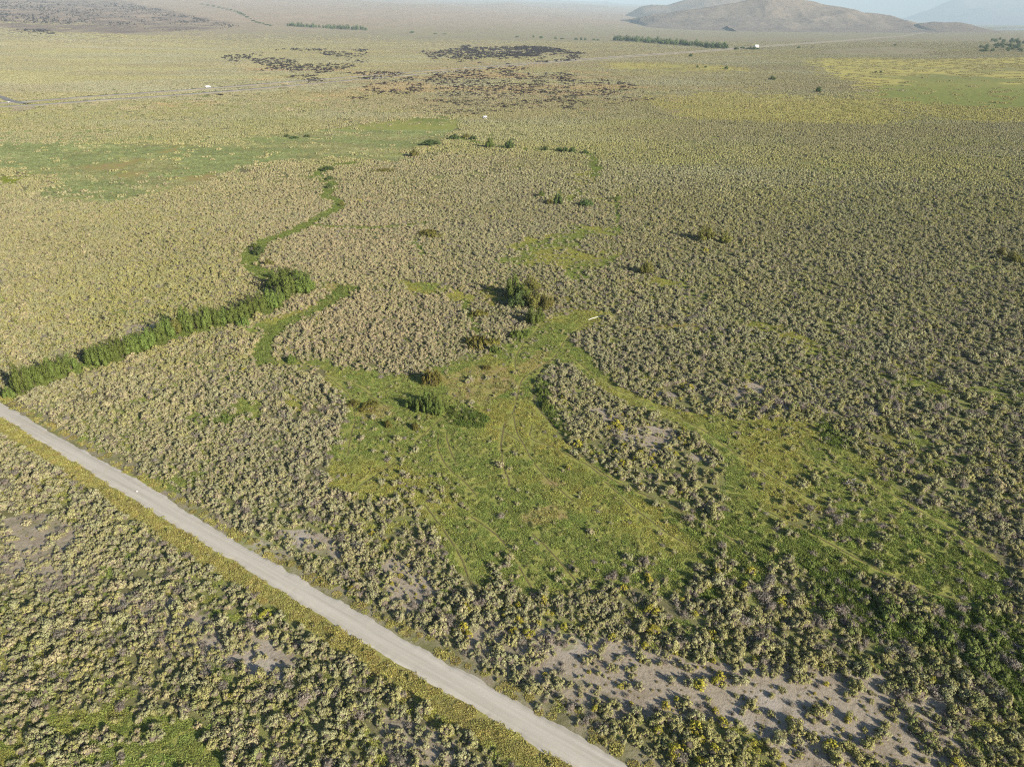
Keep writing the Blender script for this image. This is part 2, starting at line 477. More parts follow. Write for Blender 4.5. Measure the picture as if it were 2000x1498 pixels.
class MB:
    """collects quads"""
    def __init__(s):
        s.V = []; s.F = []; s.M = []; s.n = 0

    def add(s, V, Fq, mi=0):
        V = np.asarray(V, float); Fq = np.asarray(Fq, int)
        s.V.append(V); s.F.append(Fq + s.n); s.M.append(np.full(len(Fq), mi)); s.n += len(V)

    def box(s, c, d, mi=0, top=(1, 1), shift=(0, 0)):
        x, y, z = d[0] / 2, d[1] / 2, d[2] / 2
        V = [(-x, -y, -z), (x, -y, -z), (x, y, -z), (-x, y, -z)] + [(a * x * top[0] + shift[0], b * y * top[1] + shift[1], z) for a, b in ((-1, -1), (1, -1), (1, 1), (-1, 1))]
        s.add(np.array(V) + np.array(c), [(3, 2, 1, 0), (4, 5, 6, 7), (0, 1, 5, 4), (1, 2, 6, 5), (2, 3, 7, 6), (3, 0, 4, 7)], mi)

    def tube(s, P, R, k=6, mi=0):
        P = np.asarray(P, float); n = len(P); V = []
        for i in range(n):
            d = P[min(i + 1, n - 1)] - P[max(i - 1, 0)]; d /= np.linalg.norm(d) + 1e-9
            a = np.cross(d, (0.3, .9, .1)); a /= np.linalg.norm(a) + 1e-9; b = np.cross(d, a)
            for j in range(k):
                t = 2 * math.pi * j / k
                V.append(P[i] + R[i] * (a * math.cos(t) + b * math.sin(t)))
        Fq = [(i * k + j, i * k + (j + 1) % k, (i + 1) * k + (j + 1) % k, (i + 1) * k + j) for i in range(n - 1) for j in range(k)]
        s.add(V, Fq, mi)

    def leaves(s, P, Nrm, L, W, mi=0, upbias=.5, jit=.33):
        """one quad per point, facing roughly Nrm"""
        n = len(P)
        nr = Nrm + rng.normal(0, jit, (n, 3)); nr /= np.linalg.norm(nr, axis=1)[:, None]
        up = rng.normal(0, 1, (n, 3)) + np.array([0, 0, upbias * 3])
        b = up - (up * nr).sum(1)[:, None] * nr; b /= np.linalg.norm(b, axis=1)[:, None] + 1e-9
        a = np.cross(b, nr)
        L = np.broadcast_to(L, (n,)) * rng.uniform(.7, 1.3, n); W = np.broadcast_to(W, (n,)) * rng.uniform(.7, 1.3, n)
        q = np.stack([P - a * W[:, None] / 2 - b * L[:, None] / 2, P + a * W[:, None] / 2 - b * L[:, None] / 2,
                      P + a * W[:, None] * .35 + b * L[:, None] / 2, P - a * W[:, None] * .35 + b * L[:, None] / 2], 1).reshape(-1, 3)
        s.add(q, np.arange(4 * n).reshape(n, 4), mi)

    def mesh(s, name, mats):
        return mesh_from(name, np.concatenate(s.V), np.concatenate(s.F), mats, np.concatenate(s.M))


def sphere_pts(n, low=-.2):
    p = rng.normal(0, 1, (n * 3, 3)); p /= np.linalg.norm(p, axis=1)[:, None]
    p = p[p[:, 2] > low]
    return p[:n]


def shrub_mesh(name, nc=12, per=26, R=.8, H=.95, cr=.27, leaf=(.135, .085), spiky=0., stems=40, mats=None):
    b = MB()
    az = rng.uniform(0, 6.283, nc) + np.arange(nc) * 2.4
    fr = np.sqrt((np.arange(nc) + .5) / nc) * rng.uniform(.85, 1.1, nc)
    cz = H * (1 - .55 * fr ** 2) * rng.uniform(.60, 1.15, nc) - cr * .5
    C = np.c_[R * fr * np.cos(az), R * fr * np.sin(az) * rng.uniform(.65, 1.2), np.maximum(cz, cr * .5)]
    for c in C:
        r = cr * rng.uniform(.75, 1.25)
        out = np.array([c[0], c[1], .25]); out /= np.linalg.norm(out)
        d = sphere_pts(per, -.35)
        P = c + d * r * np.array([1, 1, 1.1]) * rng.uniform(.75, 1.08 + spiky, (len(d), 1))
        b.leaves(P, d + out * .25, leaf[0], leaf[1], 0)
    # woody heart
    m = 7; ring = [(.62, 0.0), (.66, .30), (.42, .58), (.06, .66)]
    cv = [(R * a_ * math.cos(6.283 * j / m), R * a_ * math.sin(6.283 * j / m), H * z_ - .03) for a_, z_ in ring for j in range(m)]
    if R > 2:
        cv = [(x_ * .7, y_ * .7, z_ * .6) for x_, y_, z_ in cv]
    b.add(np.array(cv) * rng.uniform(.9, 1.1, (4 * m, 1)), [(q * m + j, q * m + (j + 1) % m, (q + 1) * m + (j + 1) % m, (q + 1) * m + j) for q in range(3) for j in range(m)], 1)
    # skirt
    t = rng.uniform(0, 6.283, 30); q = np.c_[np.cos(t), np.sin(t), rng.uniform(.1, .5, 30)]
    b.leaves(q * [R * .9, R * .9, H], q, leaf[0], leaf[1], 0)
    for c in C[rng.permutation(nc)[:stems]]:
        b.tube([(0, 0, -.05), (c[0] * .4, c[1] * .4, c[2] * .55), c], [.05, .035, .02], 3, 1)
    return b.mesh(name, mats or [M_SAGE, M_STEM])


def tuft_mesh(name, n=90, R=.85, h=.2):
    """a mat of short meadow grass"""
    b = MB()
    a = rng.uniform(0, 6.283, n); r = R * np.sqrt(rng.uniform(0, 1, n))
    P = np.c_[r * np.cos(a), r * np.sin(a), h * rng.uniform(.15, 1.0, n) * (1.1 - .5 * r / R)]
    b.leaves(P, np.c_[rng.normal(0, .35, (n, 2)), np.ones(n)], .24, .11, 0, 0)
    n = n // 3
    a = rng.uniform(0, 6.283, n); r = R * np.sqrt(rng.uniform(0, 1, n))
    base = np.c_[r * np.cos(a), r * np.sin(a), np.zeros(n)]; tip = base + np.c_[rng.normal(0, .1, (n, 2)), h * rng.uniform(.8, 1.6, n)]
    t = rng.uniform(0, 6.283, n); w = rng.uniform(.03, .07, n); sd_ = np.c_[np.cos(t) * w, np.sin(t) * w, np.zeros(n)]
    b.add(np.stack([base - sd_, base + sd_, tip + sd_ * .4, tip - sd_ * .4], 1).reshape(-1, 3), np.arange(4 * n).reshape(n, 4))
    return b.mesh(name, [M_GRASS])


def tussock_mesh(name):
    """a rounded bunch of taller grass"""
    b = MB(); d = sphere_pts(110, 0)
    b.leaves(d * [.55, .55, .5] * rng.uniform(.7, 1.1, (len(d), 1)), d + [0, 0, .3], .26, .08, 0, .8)
    return b.mesh(name, [M_GRASS])


def patch_mesh(name, size, n, nl):
    """a small stand of low shrubs, used far away only"""
    b = MB()
    for k in range(n):
        x, y = rng.uniform(-size / 2, size / 2, 2); R = rng.uniform(.5, .98); H = rng.uniform(.6, 1.15)
        d = sphere_pts(nl, -.05)
        P = np.array([x, y, .1]) + d * [R, R, H] * rng.uniform(.75, 1.08, (len(d), 1))
        b.leaves(P, d, .42 * (34 / nl) ** .5, .36 * (34 / nl) ** .5, 0, .2, .16)
    return b.mesh(name, [M_STAND])


def rock_mesh(name, L=1.0):
    """a jagged heap of basalt blocks"""
    b = MB()
    for k in range(22):
        x = rng.normal(0, .3) * L; y = rng.normal(0, .16) * L
        h = rng.uniform(.3, 1.0) * math.exp(-(x / L) ** 2 * 4)
        w = rng.uniform(.10, .24) * L
        V = []
        m = 6
        for ring, (rr, zz) in enumerate(((1.1, -.1), (.95, .45), (.5, 1.0))):
            for j in range(m):
                t = 6.283 * j / m + rng.uniform(-.3, .3)
                V.append((x + w * rr * math.cos(t) * rng.uniform(.75, 1.25), y + w * rr * math.sin(t) * rng.uniform(.75, 1.25), h * zz * rng.uniform(.8, 1.15)))
        Fq = [(r * m + j, r * m + (j + 1) % m, (r + 1) * m + (j + 1) % m, (r + 1) * m + j) for r in range(2) for j in range(m)]
        Fq += [(12, 13, 14, 15), (12, 15, 16, 17)]
        b.add(V, Fq)
    return b.mesh(name, [M_ROCK])


# ------------------------------------------------------------------ scatter of uncountable cover
def scatter(name, P, rotz, scl, idx, tint, protos, tilt=None):
    coll = bpy.data.collections.new(name + '_kinds')
    for i, me in enumerate(protos):
        ob = bpy.data.objects.new('%s_kind_%02d' % (name, i), me); coll.objects.link(ob)
    me = bpy.data.meshes.new(name)
    n = len(P)
    me.vertices.add(n); me.vertices.foreach_set('co', np.asarray(P, np.float32).ravel())
    r = np.zeros((n, 3), np.float32); r[:, 2] = rotz
    if tilt is not None:
        r[:, 0] = tilt
    for an, ty, val, key in (('inst_rot', 'FLOAT_VECTOR', r, 'vector'), ('inst_scale', 'FLOAT_VECTOR', np.asarray(scl, np.float32), 'vector'),
                             ('inst_idx', 'INT', np.asarray(idx, np.int32), 'value'), ('tint', 'FLOAT_COLOR', np.c_[tint, np.ones(n)].astype(np.float32), 'color')):
        a = me.attributes.new(an, ty, 'POINT'); a.data.foreach_set(key, np.ascontiguousarray(val).ravel())
    ob = link(name, me)
    ng = bpy.data.node_groups.new(name + '_scatter', 'GeometryNodeTree')
    ng.interface.new_socket('Geometry', in_out='INPUT', socket_type='NodeSocketGeometry')
    ng.interface.new_socket('Geometry', in_out='OUTPUT', socket_type='NodeSocketGeometry')
    gi = ng.nodes.new('NodeGroupInput'); go = ng.nodes.new('NodeGroupOutput')
    ip = ng.nodes.new('GeometryNodeInstanceOnPoints'); ci = ng.nodes.new('GeometryNodeCollectionInfo')
    ci.inputs[0].default_value = coll; ci.inputs[1].default_value = True; ci.inputs[2].default_value = True
    ip.inputs['Pick Instance'].default_value = True
    def na(nm, ty):
        q = ng.nodes.new('GeometryNodeInputNamedAttribute'); q.data_type = ty; q.inputs[0].default_value = nm
        return q.outputs[0]
    L = ng.links.new
    L(gi.outputs[0], ip.inputs['Points']); L(ci.outputs[0], ip.inputs['Instance'])
    L(na('inst_idx', 'INT'), ip.inputs['Instance Index'])
    L(na('inst_rot', 'FLOAT_VECTOR'), ip.inputs['Rotation']); L(na('inst_scale', 'FLOAT_VECTOR'), ip.inputs['Scale'])
    L(ip.outputs[0], go.inputs[0])
    mod = ob.modifiers.new('scatter', 'NODES'); mod.node_group = ng
    return ob


# ------------------------------------------------------------------ shrub colours over the valley
CLS = ['sage', 'tan', 'olive', 'dead', 'green', 'yellow']
PAL = np.array([(.280, .292, .158), (.400, .345, .205), (.312, .303, .098), (.235, .216, .178), (.150, .200, .050), (.325, .305, .045)])
CPS = np.array([
    (700, 480, .25, .65, 0, .10, 0, 0), (700, 640, .15, .70, 0, .10, .05, 0), (600, 850, .50, .20, .05, .25, 0, 0), (200, 450, .42, .25, .33, 0, 0, 0),
    (300, 570, .38, .05, .52, .05, 0, 0), (100, 370, .55, .40, .05, 0, 0, 0), (300, 760, .30, .30, .35, .05, 0, 0), (150, 1000, .40, .12, .33, .15, 0, 0),
    (300, 1250, .42, .08, .30, .20, 0, 0), (150, 1440, .35, .25, .15, .10, .15, 0), (800, 1400, .40, .05, .32, .15, .08, 0), (1000, 1250, .42, .05, .28, .15, 0, .10),
    (1300, 1420, .30, 0, .45, .12, .03, .10), (1600, 1400, .25, 0, .48, .10, .05, .12), (1450, 1170, .25, .05, .35, .30, 0, .05), (1800, 1130, .20, .08, .30, .37, .05, 0),
    (1900, 1330, .12, 0, .33, .30, .25, 0), (1300, 880, .45, .06, .32, .10, 0, .07), (1350, 700, .60, .05, .15, .20, 0, 0), (1600, 600, .66, .04, .12, .18, 0, 0),
    (1850, 700, .55, .05, .10, .30, 0, 0), (1700, 400, .65, .02, .20, .13, 0, 0), (1400, 300, .55, .05, .35, .05, 0, 0), (1050, 420, .50, .22, .08, .20, 0, 0),
    (900, 330, .40, .40, .15, .05, 0, 0), (560, 330, .35, .60, .05, 0, 0, 0), (1150, 570, .52, .15, .10, .20, .03, 0), (500, 780, .35, .25, .20, .18, .02, 0),
    (500, 200, .80, .10, .10, 0, 0, 0), (100, 220, .70, .10, .20, 0, 0, 0), (1000, 180, .55, .35, .10, 0, 0, 0), (1700, 200, .50, .05, .40, .05, 0, 0), (950, 490, .45, .35, .05, .15, 0, 0),
    (2000, 1000, .35, .05, .25, .35, 0, 0), (1500, 900, .35, 0, .45, .12, .08, 0), (1500, 225, .5, 0, .5, 0, 0, 0), (1800, 265, .52, 0, .45, .03, 0, 0), (1250, 200, .45, .1, .45, 0, 0, 0), (1600, 330, .5, 0, .45, .05, 0, 0), (1150, 300, .5, .05, .45, 0, 0, 0), (950, 1000, .30, .1, .4, .15, .05, 0)], float)
CPS[:, 5] *= .72


def classes(u, v):
    w = np.zeros((len(u), 6)); ws = np.zeros(len(u))
    for c in CPS:
        d = 1.0 / (((u - c[0]) ** 2 + (1.6 * (v - c[1])) ** 2) / 1e4 + .05) ** 1.6
        w += d[:, None] * c[2:]; ws += d
    return w / ws[:, None]


def pick(w, X, Y):
    """neighbouring shrubs tend to be of a kind"""
    w = w.copy()
    for k in range(6):
        w[:, k] *= .35 + 1.6 * fbm(X, Y, 6.0, 50 + 3 * k, 2) ** 2 * 2
    c = np.cumsum(w, 1); c /= c[:, -1:]
    r = rng.uniform(0, 1, len(w))
    return (r[:, None] > c).sum(1).clip(0, 5)


def tints(k, n):
    t = PAL[k] * rng.uniform(.86, 1.12, (n, 1)) * rng.uniform(.96, 1.04, (n, 3))
    return np.clip(t, 0, .85)


def blend(t, w, a=.45):
    """plants of one stand share much of their colour"""
    return t * (1 - a) + a * (w @ PAL)


def jgrid(y0, y1, s, wide=.83):
    ys = np.arange(y0, y1, s); P = []
    for y in ys:
        w = wide * y + 35
        x = np.arange(-w, w, s)
        P.append(np.c_[x, np.full(len(x), y)])
    P = np.concatenate(P)
    return P + rng.uniform(-.48 * s, .48 * s, P.shape)


def drift(t, X, Y, a):
    """broad swales of other growth: pale sage, yellow grass, brown brush"""
    for k, c in enumerate(((.345, .355, .245), (.350, .335, .150), (.280, .255, .155))):
        f = np.clip((fbm(X * .45, Y, 130, 500 + 7 * k, 4) - .50) * 7, 0, 1)[:, None] * a
        t = t * (1 - f) + f * np.array(c)
    return t


# ---- near shrubs
P = jgrid(52, 540, 1.20)
P = P[rng.permutation(len(P))]
X, Y = P.T
u, v, z = zones(X, Y, 1.1)
dens = np.full(len(X), .92)
size = np.full(len(X), 1.0)
sp = scrubpatch(X, Y)
dens *= 1 - .36 * np.clip((u - 1050) / 300, 0, 1) * np.clip((Y - 100) / 40, 0, 1)
dens *= np.clip(.35 + 1.35 * fbm(X, Y, 5.5, 33, 3), .45, 1.2) * np.clip(.5 + 1.1 * fbm(X, Y, 26, 34, 3), .6, 1.1)
dens *= np.clip((540 - Y) / 140, 0, 1)
dens[z['gappy']] = np.where(sp > .47, .8, .22)[z['gappy']]
dens[z['patchy']] = np.where(sp > .56, .72, .12)[z['patchy']]
dens[z['lush']] = np.where(sp > .50, .60, .14)[z['lush']]
rightmeadow = z['meadow'] & (u > 1400)
dens[z['meadow']] = np.where(sp > .66, .35, .035)[z['meadow']]
dens[rightmeadow] = np.where(sp > .58, .5, .16)[rightmeadow]
dens[z['meadow'] & z['straw'] & (u < 1200)] *= .5
sp2 = fbm(X, Y, 5.0, 77, 3)
dens[z['soil']] = np.where(sp2 > .50, .66, .20)[z['soil']]
dens[z['upgrass'] | z['bright']] = .03
dens[z['straw'] & ~z['meadow']] = 0
dens[z['open']] = .02
dens[z['creek']] = .02
ra, rb = z['road_a'], z['road_b']
on_road = (ra < .9) & (rb < .9)
verge_a = (ra >= .9) & (ra < 2.6); verge_b = (rb >= .9) & (rb < 4.0)
dens[verge_a] = .34; dens[verge_b] = .10
dens[on_road] = 0
dens[z['trail'] < .9] = 0
# no shrub inside the willow row
kp = rng.uniform(0, 1, len(X)) < dens
X, Y, u, v = X[kp], Y[kp], u[kp], v[kp]
zm = {k: z[k][kp] for k in z}
# one plant per spot
size = np.clip(np.exp(rng.normal(-.25, .32, len(X))), .40, 1.5) * (1 + .12 * np.clip((u - 1050) / 300, 0, 1)) * np.where(zm['soil'], rng.uniform(.5, 1.05, len(X)), 1) * np.where(zm['meadow'], .8, 1)
size[(zm['road_a'] < 2.6) & (zm['road_a'] > 0)] *= .62; size[(zm['road_b'] < 4) & (zm['road_b'] > 0)] *= .62
size *= 1 + .7 * (fbm(X, Y, 9, 91, 3) - .5)
cw = classes(u, v); kc = pick(cw, X, Y)
ve = ((zm['road_a'] < 2.6) & (zm['road_a'] > 0)) | ((zm['road_b'] < 4) & (zm['road_b'] > 0))
kc[ve & (rng.uniform(0, 1, len(kc)) < .8)] = 2
so = zm['soil'] & (rng.uniform(0, 1, len(kc)) < .45); kc[so] = rng.choice([2, 5, 0], so.sum(), p=[.5, .28, .22])
me_ = zm['meadow'] & (rng.uniform(0, 1, len(kc)) < .5); kc[me_] = rng.choice([2, 3, 0], me_.sum(), p=[.5, .25, .25])
tn = tints(kc, len(kc)); tn = np.where((kc == 5)[:, None] | (kc == 3)[:, None], tn, blend(tn, cw))
dn = drift(tn, X * 2.2, Y * 2.2, .18); tn = np.where(((kc == 5) | (kc == 3))[:, None], tn, dn)
lm = zm['lush'] & (kc != 3); tn[lm] = np.array((.15, .19, .055)) * rng.uniform(.8, 1.2, (lm.sum(), 1))
vt = ve & (kc == 2); tn[vt] = np.array((.26, .25, .085)) * rng.uniform(.8, 1.2, (vt.sum(), 1))
SX, SY, SU, SV, SK, SS, ST = X, Y, u, v, kc, size, tn
SG = np.where(zm['soil'], 1, np.where(zm['meadow'], 2, np.where(zm['lush'], 3, np.where(ve, 4, 0))))

SHRUBS = [shrub_mesh('sagebrush_%d' % i, nc=int(rng.integers(11, 18)), per=40, cr=rng.uniform(.21, .27), R=rng.uniform(.72, .92), H=rng.uniform(.8, 1.1)) for i in range(8)]
RABBIT = [shrub_mesh('rabbitbrush_%d' % i, nc=int(rng.integers(13, 18)), per=20, R=.75, H=rng.uniform(.85, 1.0), cr=.21, leaf=(.15, .09), spiky=.2) for i in range(3)]
DEAD = [shrub_mesh('dead_shrub_%d' % i, nc=int(rng.integers(9, 13)), per=22, R=.85, H=rng.uniform(.7, .9), cr=.28, leaf=(.22, .045), spiky=.35, stems=9) for i in range(3)]
SMALL = [patch_mesh('shrub_stand_%d' % i, 5.2, 8, 34) for i in range(6)]
LARGE = [patch_mesh('shrub_stand_wide_%d' % i, 13.0, 46, 16) for i in range(5)]

# ---- the shrubs that show largest stand as objects of their own
SR = rng.uniform(0, 6.283, len(SX))
SQ = np.c_[SS * rng.uniform(.9, 1.2, len(SX)), SS * rng.uniform(.85, 1.15, len(SX)), SS * rng.uniform(.8, 1.2, len(SX))]
kind = np.where(SK == 5, 1, np.where(SK == 3, 2, 0))
SI = rng.integers(0, 8, len(SX)); SI[kind > 0] = rng.integers(0, 3, (kind > 0).sum())
pu, pv = pix(SX, SY, .4)
inframe = (pu > 6) & (pu < 1994) & (pv < 1492) & (pv > 0)
dist = np.sqrt(SX ** 2 + SY ** 2 + HC ** 2) / np.maximum(SS, .3) ** .25
single = np.zeros(len(SX), bool)
COLN = ['grey green', 'pale tan', 'olive yellow', 'grey', 'dark green', 'bright yellow']
SOILN = ['in dense scrub', 'on bare soil', 'in the green meadow', 'in lush dark grass', 'on the road verge']
seen = set()
for kd, (nm, cat, lim, meshes, grp) in enumerate((('sagebrush', 'sagebrush', 300, SHRUBS, 'sagebrush plants nearest the camera'),
                                                  ('rabbitbrush', 'rabbitbrush', 130, RABBIT, 'yellow rabbitbrush plants nearest the camera'),
                                                  ('dead_shrub', 'dead shrub', 140, DEAD, 'grey dead shrubs nearest the camera'))):
    c = np.where(inframe & (kind == kd))[0]
    c = c[np.argsort(dist[c])][:lim]
    single[c] = True
    for i in c:
        ob = bpy.data.objects.new(nm, meshes[SI[i]]); COL.objects.link(ob)
        ob.location = (SX[i], SY[i], 0); ob.rotation_euler = (0, 0, SR[i]); ob.scale = SQ[i]
        ob['tint'] = [float(q) for q in ST[i]] + [1.0]
        sz = 'small ' if SS[i] < .72 else ('large ' if SS[i] > 1.02 else '')
        base = '%s%s %s %s' % (sz, COLN[SK[i]], cat, SOILN[SG[i]])
        for prec in (0, 1, 2):
            lab = '%s, %.*f%% across and %.*f%% up the photo' % (base, prec, pu[i] / 20, prec, (1498 - pv[i]) / 14.98)
            if lab not in seen:
                break
        seen.add(lab)
        tag(ob, lab, cat, grp)

# ---- stands further off
P1 = jgrid(400, 1300, 4.3)
X, Y = P1.T
u, v, z = zones(X, Y, 3.5)
d1 = np.full(len(X), .97) * np.where(fbm(X, Y, 28, 35, 3) < .40, .6, 1.0) * np.clip((Y - 400) / 140, 0, 1) * np.clip((1300 - Y) / 450, 0, 1)
d1[z['patchy']] = .45
d1[z['upgrass'] | z['bright']] = .05
d1[z['upgrass'] & (v < 282) & (u < 480)] = .5; ug = z['upgrass'] & (fbm(X * .4, Y, 40, 39, 3) > .62); d1[ug] = np.maximum(d1[ug], .2)
d1[z['greenfar']] = .03; d1[z['yellowfar']] *= .55
d1[z['straw'] | z['creek'] | z['meadow']] = .02
d1[linedist(X, Y, TRACK) < 3.4] = 0
hw = np.minimum(linedist(X, Y, HIGHN), linedist(X, Y, HIGHF)); d1[hw < 14] = 0
kp = rng.uniform(0, 1, len(X)) < d1
X1, Y1 = X[kp], Y[kp]; yl1 = z['yellowfar'][kp][:, None]


w1 = classes(u[kp], v[kp]); k1 = pick(w1, X1, Y1); t1 = blend(tints(k1, len(X1)), w1, .5); sw = np.clip((fbm(X1, Y1 * .6, 70, 37, 4) - .47) * 5, 0, 1)[:, None] * .45; t1 = (t1 * (1 - sw) + sw * np.array((.290, .295, .110))) * .95; t1 = drift(t1, X1, Y1, .45); t1 = t1 * (1 - .5 * yl1) + .5 * yl1 * np.array((.38, .35, .11))
P2 = np.concatenate([jgrid(850, 3000, 11.0, .80), jgrid(3000, 4700, 15.0, .80)])
X, Y = P2.T
u, v, z = zones(X, Y, 26)
d2 = np.full(len(X), .93)
d2[z['yellowfar']] = np.where(v > 172, .55, .16)[z['yellowfar']] ; d2[z['greenfar']] = .03; d2[z['upgrass']] = .4
hw = np.minimum(linedist(X, Y, HIGHN), linedist(X, Y, HIGHF)); d2[hw < 24] = 0
d2[z['orange']] = .62
d2 *= np.clip((4700 - Y) / 1500, 0, 1) * np.clip((Y - 850) / 450, 0, 1)
kp = rng.uniform(0, 1, len(X)) < d2
X2, Y2 = X[kp], Y[kp]; k2 = pick(classes(u[kp], v[kp]), X2, Y2); t2 = .4 * tints(k2, len(X2)) + .6 * np.array([(.300, .288, .185)])
bv = np.clip((fbm(X2 * .5, Y2, 260, 95, 4) - .35) * 3.3, 0, 1)[:, None]
t2 = t2 * (1 - .35 * bv) + .35 * bv * np.array((.37, .31, .18))
t2 = drift(t2, X2, Y2, .5)
og = z['orange'][kp][:, None] * np.clip((fbm(X2 * .6, Y2, 60, 96, 4) - .46) * 6, 0, 1)[:, None]
t2 = t2 * (1 - .5 * og) + .5 * og * np.array((.42, .30, .155))
ylw = z['yellowfar'][kp][:, None]; t2 = t2 * (1 - .5 * ylw) + .5 * ylw * np.array((.40, .36, .11))
Z2 = terr(X2, Y2)
rest = (kind == 0) & ~single
n0, n1, n2 = rest.sum(), len(X1), len(X2)
Pall = np.concatenate([np.c_[SX[rest], SY[rest], np.zeros(n0)], np.c_[X1, Y1, np.zeros(n1)], np.c_[X2, Y2, Z2]])
rot = np.concatenate([SR[rest], rng.uniform(0, 6.283, n1 + n2)])
s1 = rng.uniform(.85, 1.15, n1 + n2) * np.concatenate([.75 + .5 * fbm(X1, Y1, 24, 36, 3), np.ones(n2)])
scl = np.concatenate([SQ[rest], np.c_[s1, s1, s1 * rng.uniform(.8, 1.25, n1 + n2)]])
idx = np.concatenate([SI[rest], 8 + rng.integers(0, len(SMALL), n1), 8 + len(SMALL) + rng.integers(0, len(LARGE), n2)])
tnt = np.concatenate([ST[rest], t1, t2])
print('shrub instances', n0, n1, n2)
ob = scatter('sagebrush_scrub', Pall, rot, scl, idx, tnt, SHRUBS + SMALL + LARGE)
tag(ob, 'grey green and tan sagebrush scrub covering the valley floor', 'scrub', kind='stuff')
for kd, nm, meshes, lab in ((1, 'rabbitbrush_scrub', RABBIT, 'bright yellow rabbitbrush scattered through the scrub'), (2, 'dead_scrub', DEAD, 'grey leafless dead brush scattered through the scrub')):
    rest = (kind == kd) & ~single
    ob = scatter(nm, np.c_[SX[rest], SY[rest], np.zeros(rest.sum())], SR[rest], SQ[rest], SI[rest], ST[rest], meshes)
    tag(ob, lab, 'scrub', kind='stuff')

# ------------------------------------------------------------------ grass
TUFTS = [tuft_mesh('grass_tuft_%d' % i, 95, rng.uniform(.75, .95), rng.uniform(.16, .28)) for i in range(5)] + [tussock_mesh('grass_tussock_%d' % i) for i in range(3)]
P = np.concatenate([jgrid(55, 400, 1.05), jgrid(400, 780, 1.9)])
X, Y = P.T
u, v, z = zones(X, Y)
g = np.zeros(len(X))
bigg = fbm(X, Y, 16, 71, 3)
g[z['meadow']] = .85; g[z['patchy']] = .85; g[z['lush']] = .85; g[z['creek']] = .75; g[z['upgrass'] | z['bright']] = .8
g[z['straw']] = .55; g[z['straw'] & (Y > 400)] = 0
g[z['gappy']] = .06; g[z['soil']] = .13
oth = g == 0
g[oth] = np.where(fbm(X, Y, 12, 74, 2) > .52, .32, .06)[oth] * (Y < 300)[oth]
ra, rb = z['road_a'], z['road_b']
va = (ra > .15) & (ra < 2.2); vb = (rb > .1) & (rb < 3.6)
g[va] = .45; g[vb] = .95
g[(ra < .15) & (rb < .1)] = 0
g[z['trail'] < .8] = 0
kp = rng.uniform(0, 1, len(X)) < g
X, Y, u, v = X[kp], Y[kp], u[kp], v[kp]; z = {k: z[k][kp] for k in z}; va, vb, bigg = va[kp], vb[kp], bigg[kp]
n = len(X)
GY, GG, GS, GL = np.array((.410, .410, .115)), np.array((.280, .340, .095)), np.array((.500, .420, .180)), np.array((.165, .225, .055))
f = np.clip((bigg - .38) * 5, 0, 1)[:, None]
t = GY * (1 - f) + GG * f
t = np.where((z['straw'])[:, None], .55 * t + .45 * GS, t)
t = np.where(z['lush'][:, None], GL, t)
t = np.where(z['creek'][:, None], .5 * GG + .5 * GL, t)
t = np.where(z['bright'][:, None], np.array((.28, .33, .05)), t)
t = np.where((va | vb)[:, None], .6 * GY + .4 * GS, t)
patch = z['patchy'] & (u > 1280) & (v > 960)
t = np.where(patch[:, None], .65 * GG + .35 * GL, t)
t = np.where(z['upgrass'][:, None], (np.array((.330, .390, .180)) + np.array((.07, .02, .03)) * np.clip((fbm(X * .35, Y * .8, 26, 79, 4) - .45) * 6, 0, 1)[:, None]) * (.75 + .5 * fbm(X * .5, Y, 14, 80, 3))[:, None], t)
t = t * rng.uniform(.78, 1.2, (n, 1)) * rng.uniform(.94, 1.06, (n, 3))
s = rng.uniform(.7, 1.25, n); hz = s * np.where(z['lush'], 1.9, np.where(z['creek'] | patch, 1.2, .8)) * rng.uniform(.7, 1.4, n)
s = s * np.where(Y > 400, 1.7, 1); ti = rng.integers(0, 5, n)
tus = (rng.uniform(0, 1, n) < np.where(z['meadow'] | patch, .10, .03) * (.3 + 2 * fbm(X, Y, 9, 83, 3) ** 2 * 2)) & (Y < 400)
ti[tus] = 5 + rng.integers(0, 3, tus.sum()); t[tus] = t[tus] * .55 + np.array((.36, .34, .15)) * .45
so = z['soil'] | z['gappy']; ti[so] = 5 + rng.integers(0, 3, so.sum()); s[so] *= .45; hz[so] *= .4; t[so] = np.array((.30, .27, .12)) * rng.uniform(.7, 1.2, (so.sum(), 1))
print('grass', n)
ob = scatter('grass', np.c_[X, Y, np.zeros(n)], rng.uniform(0, 6.283, n), np.c_[s, s, hz], ti, t, TUFTS)
tag(ob, 'yellow green meadow grass and lush dark grass between the shrubs', 'grass', kind='stuff')

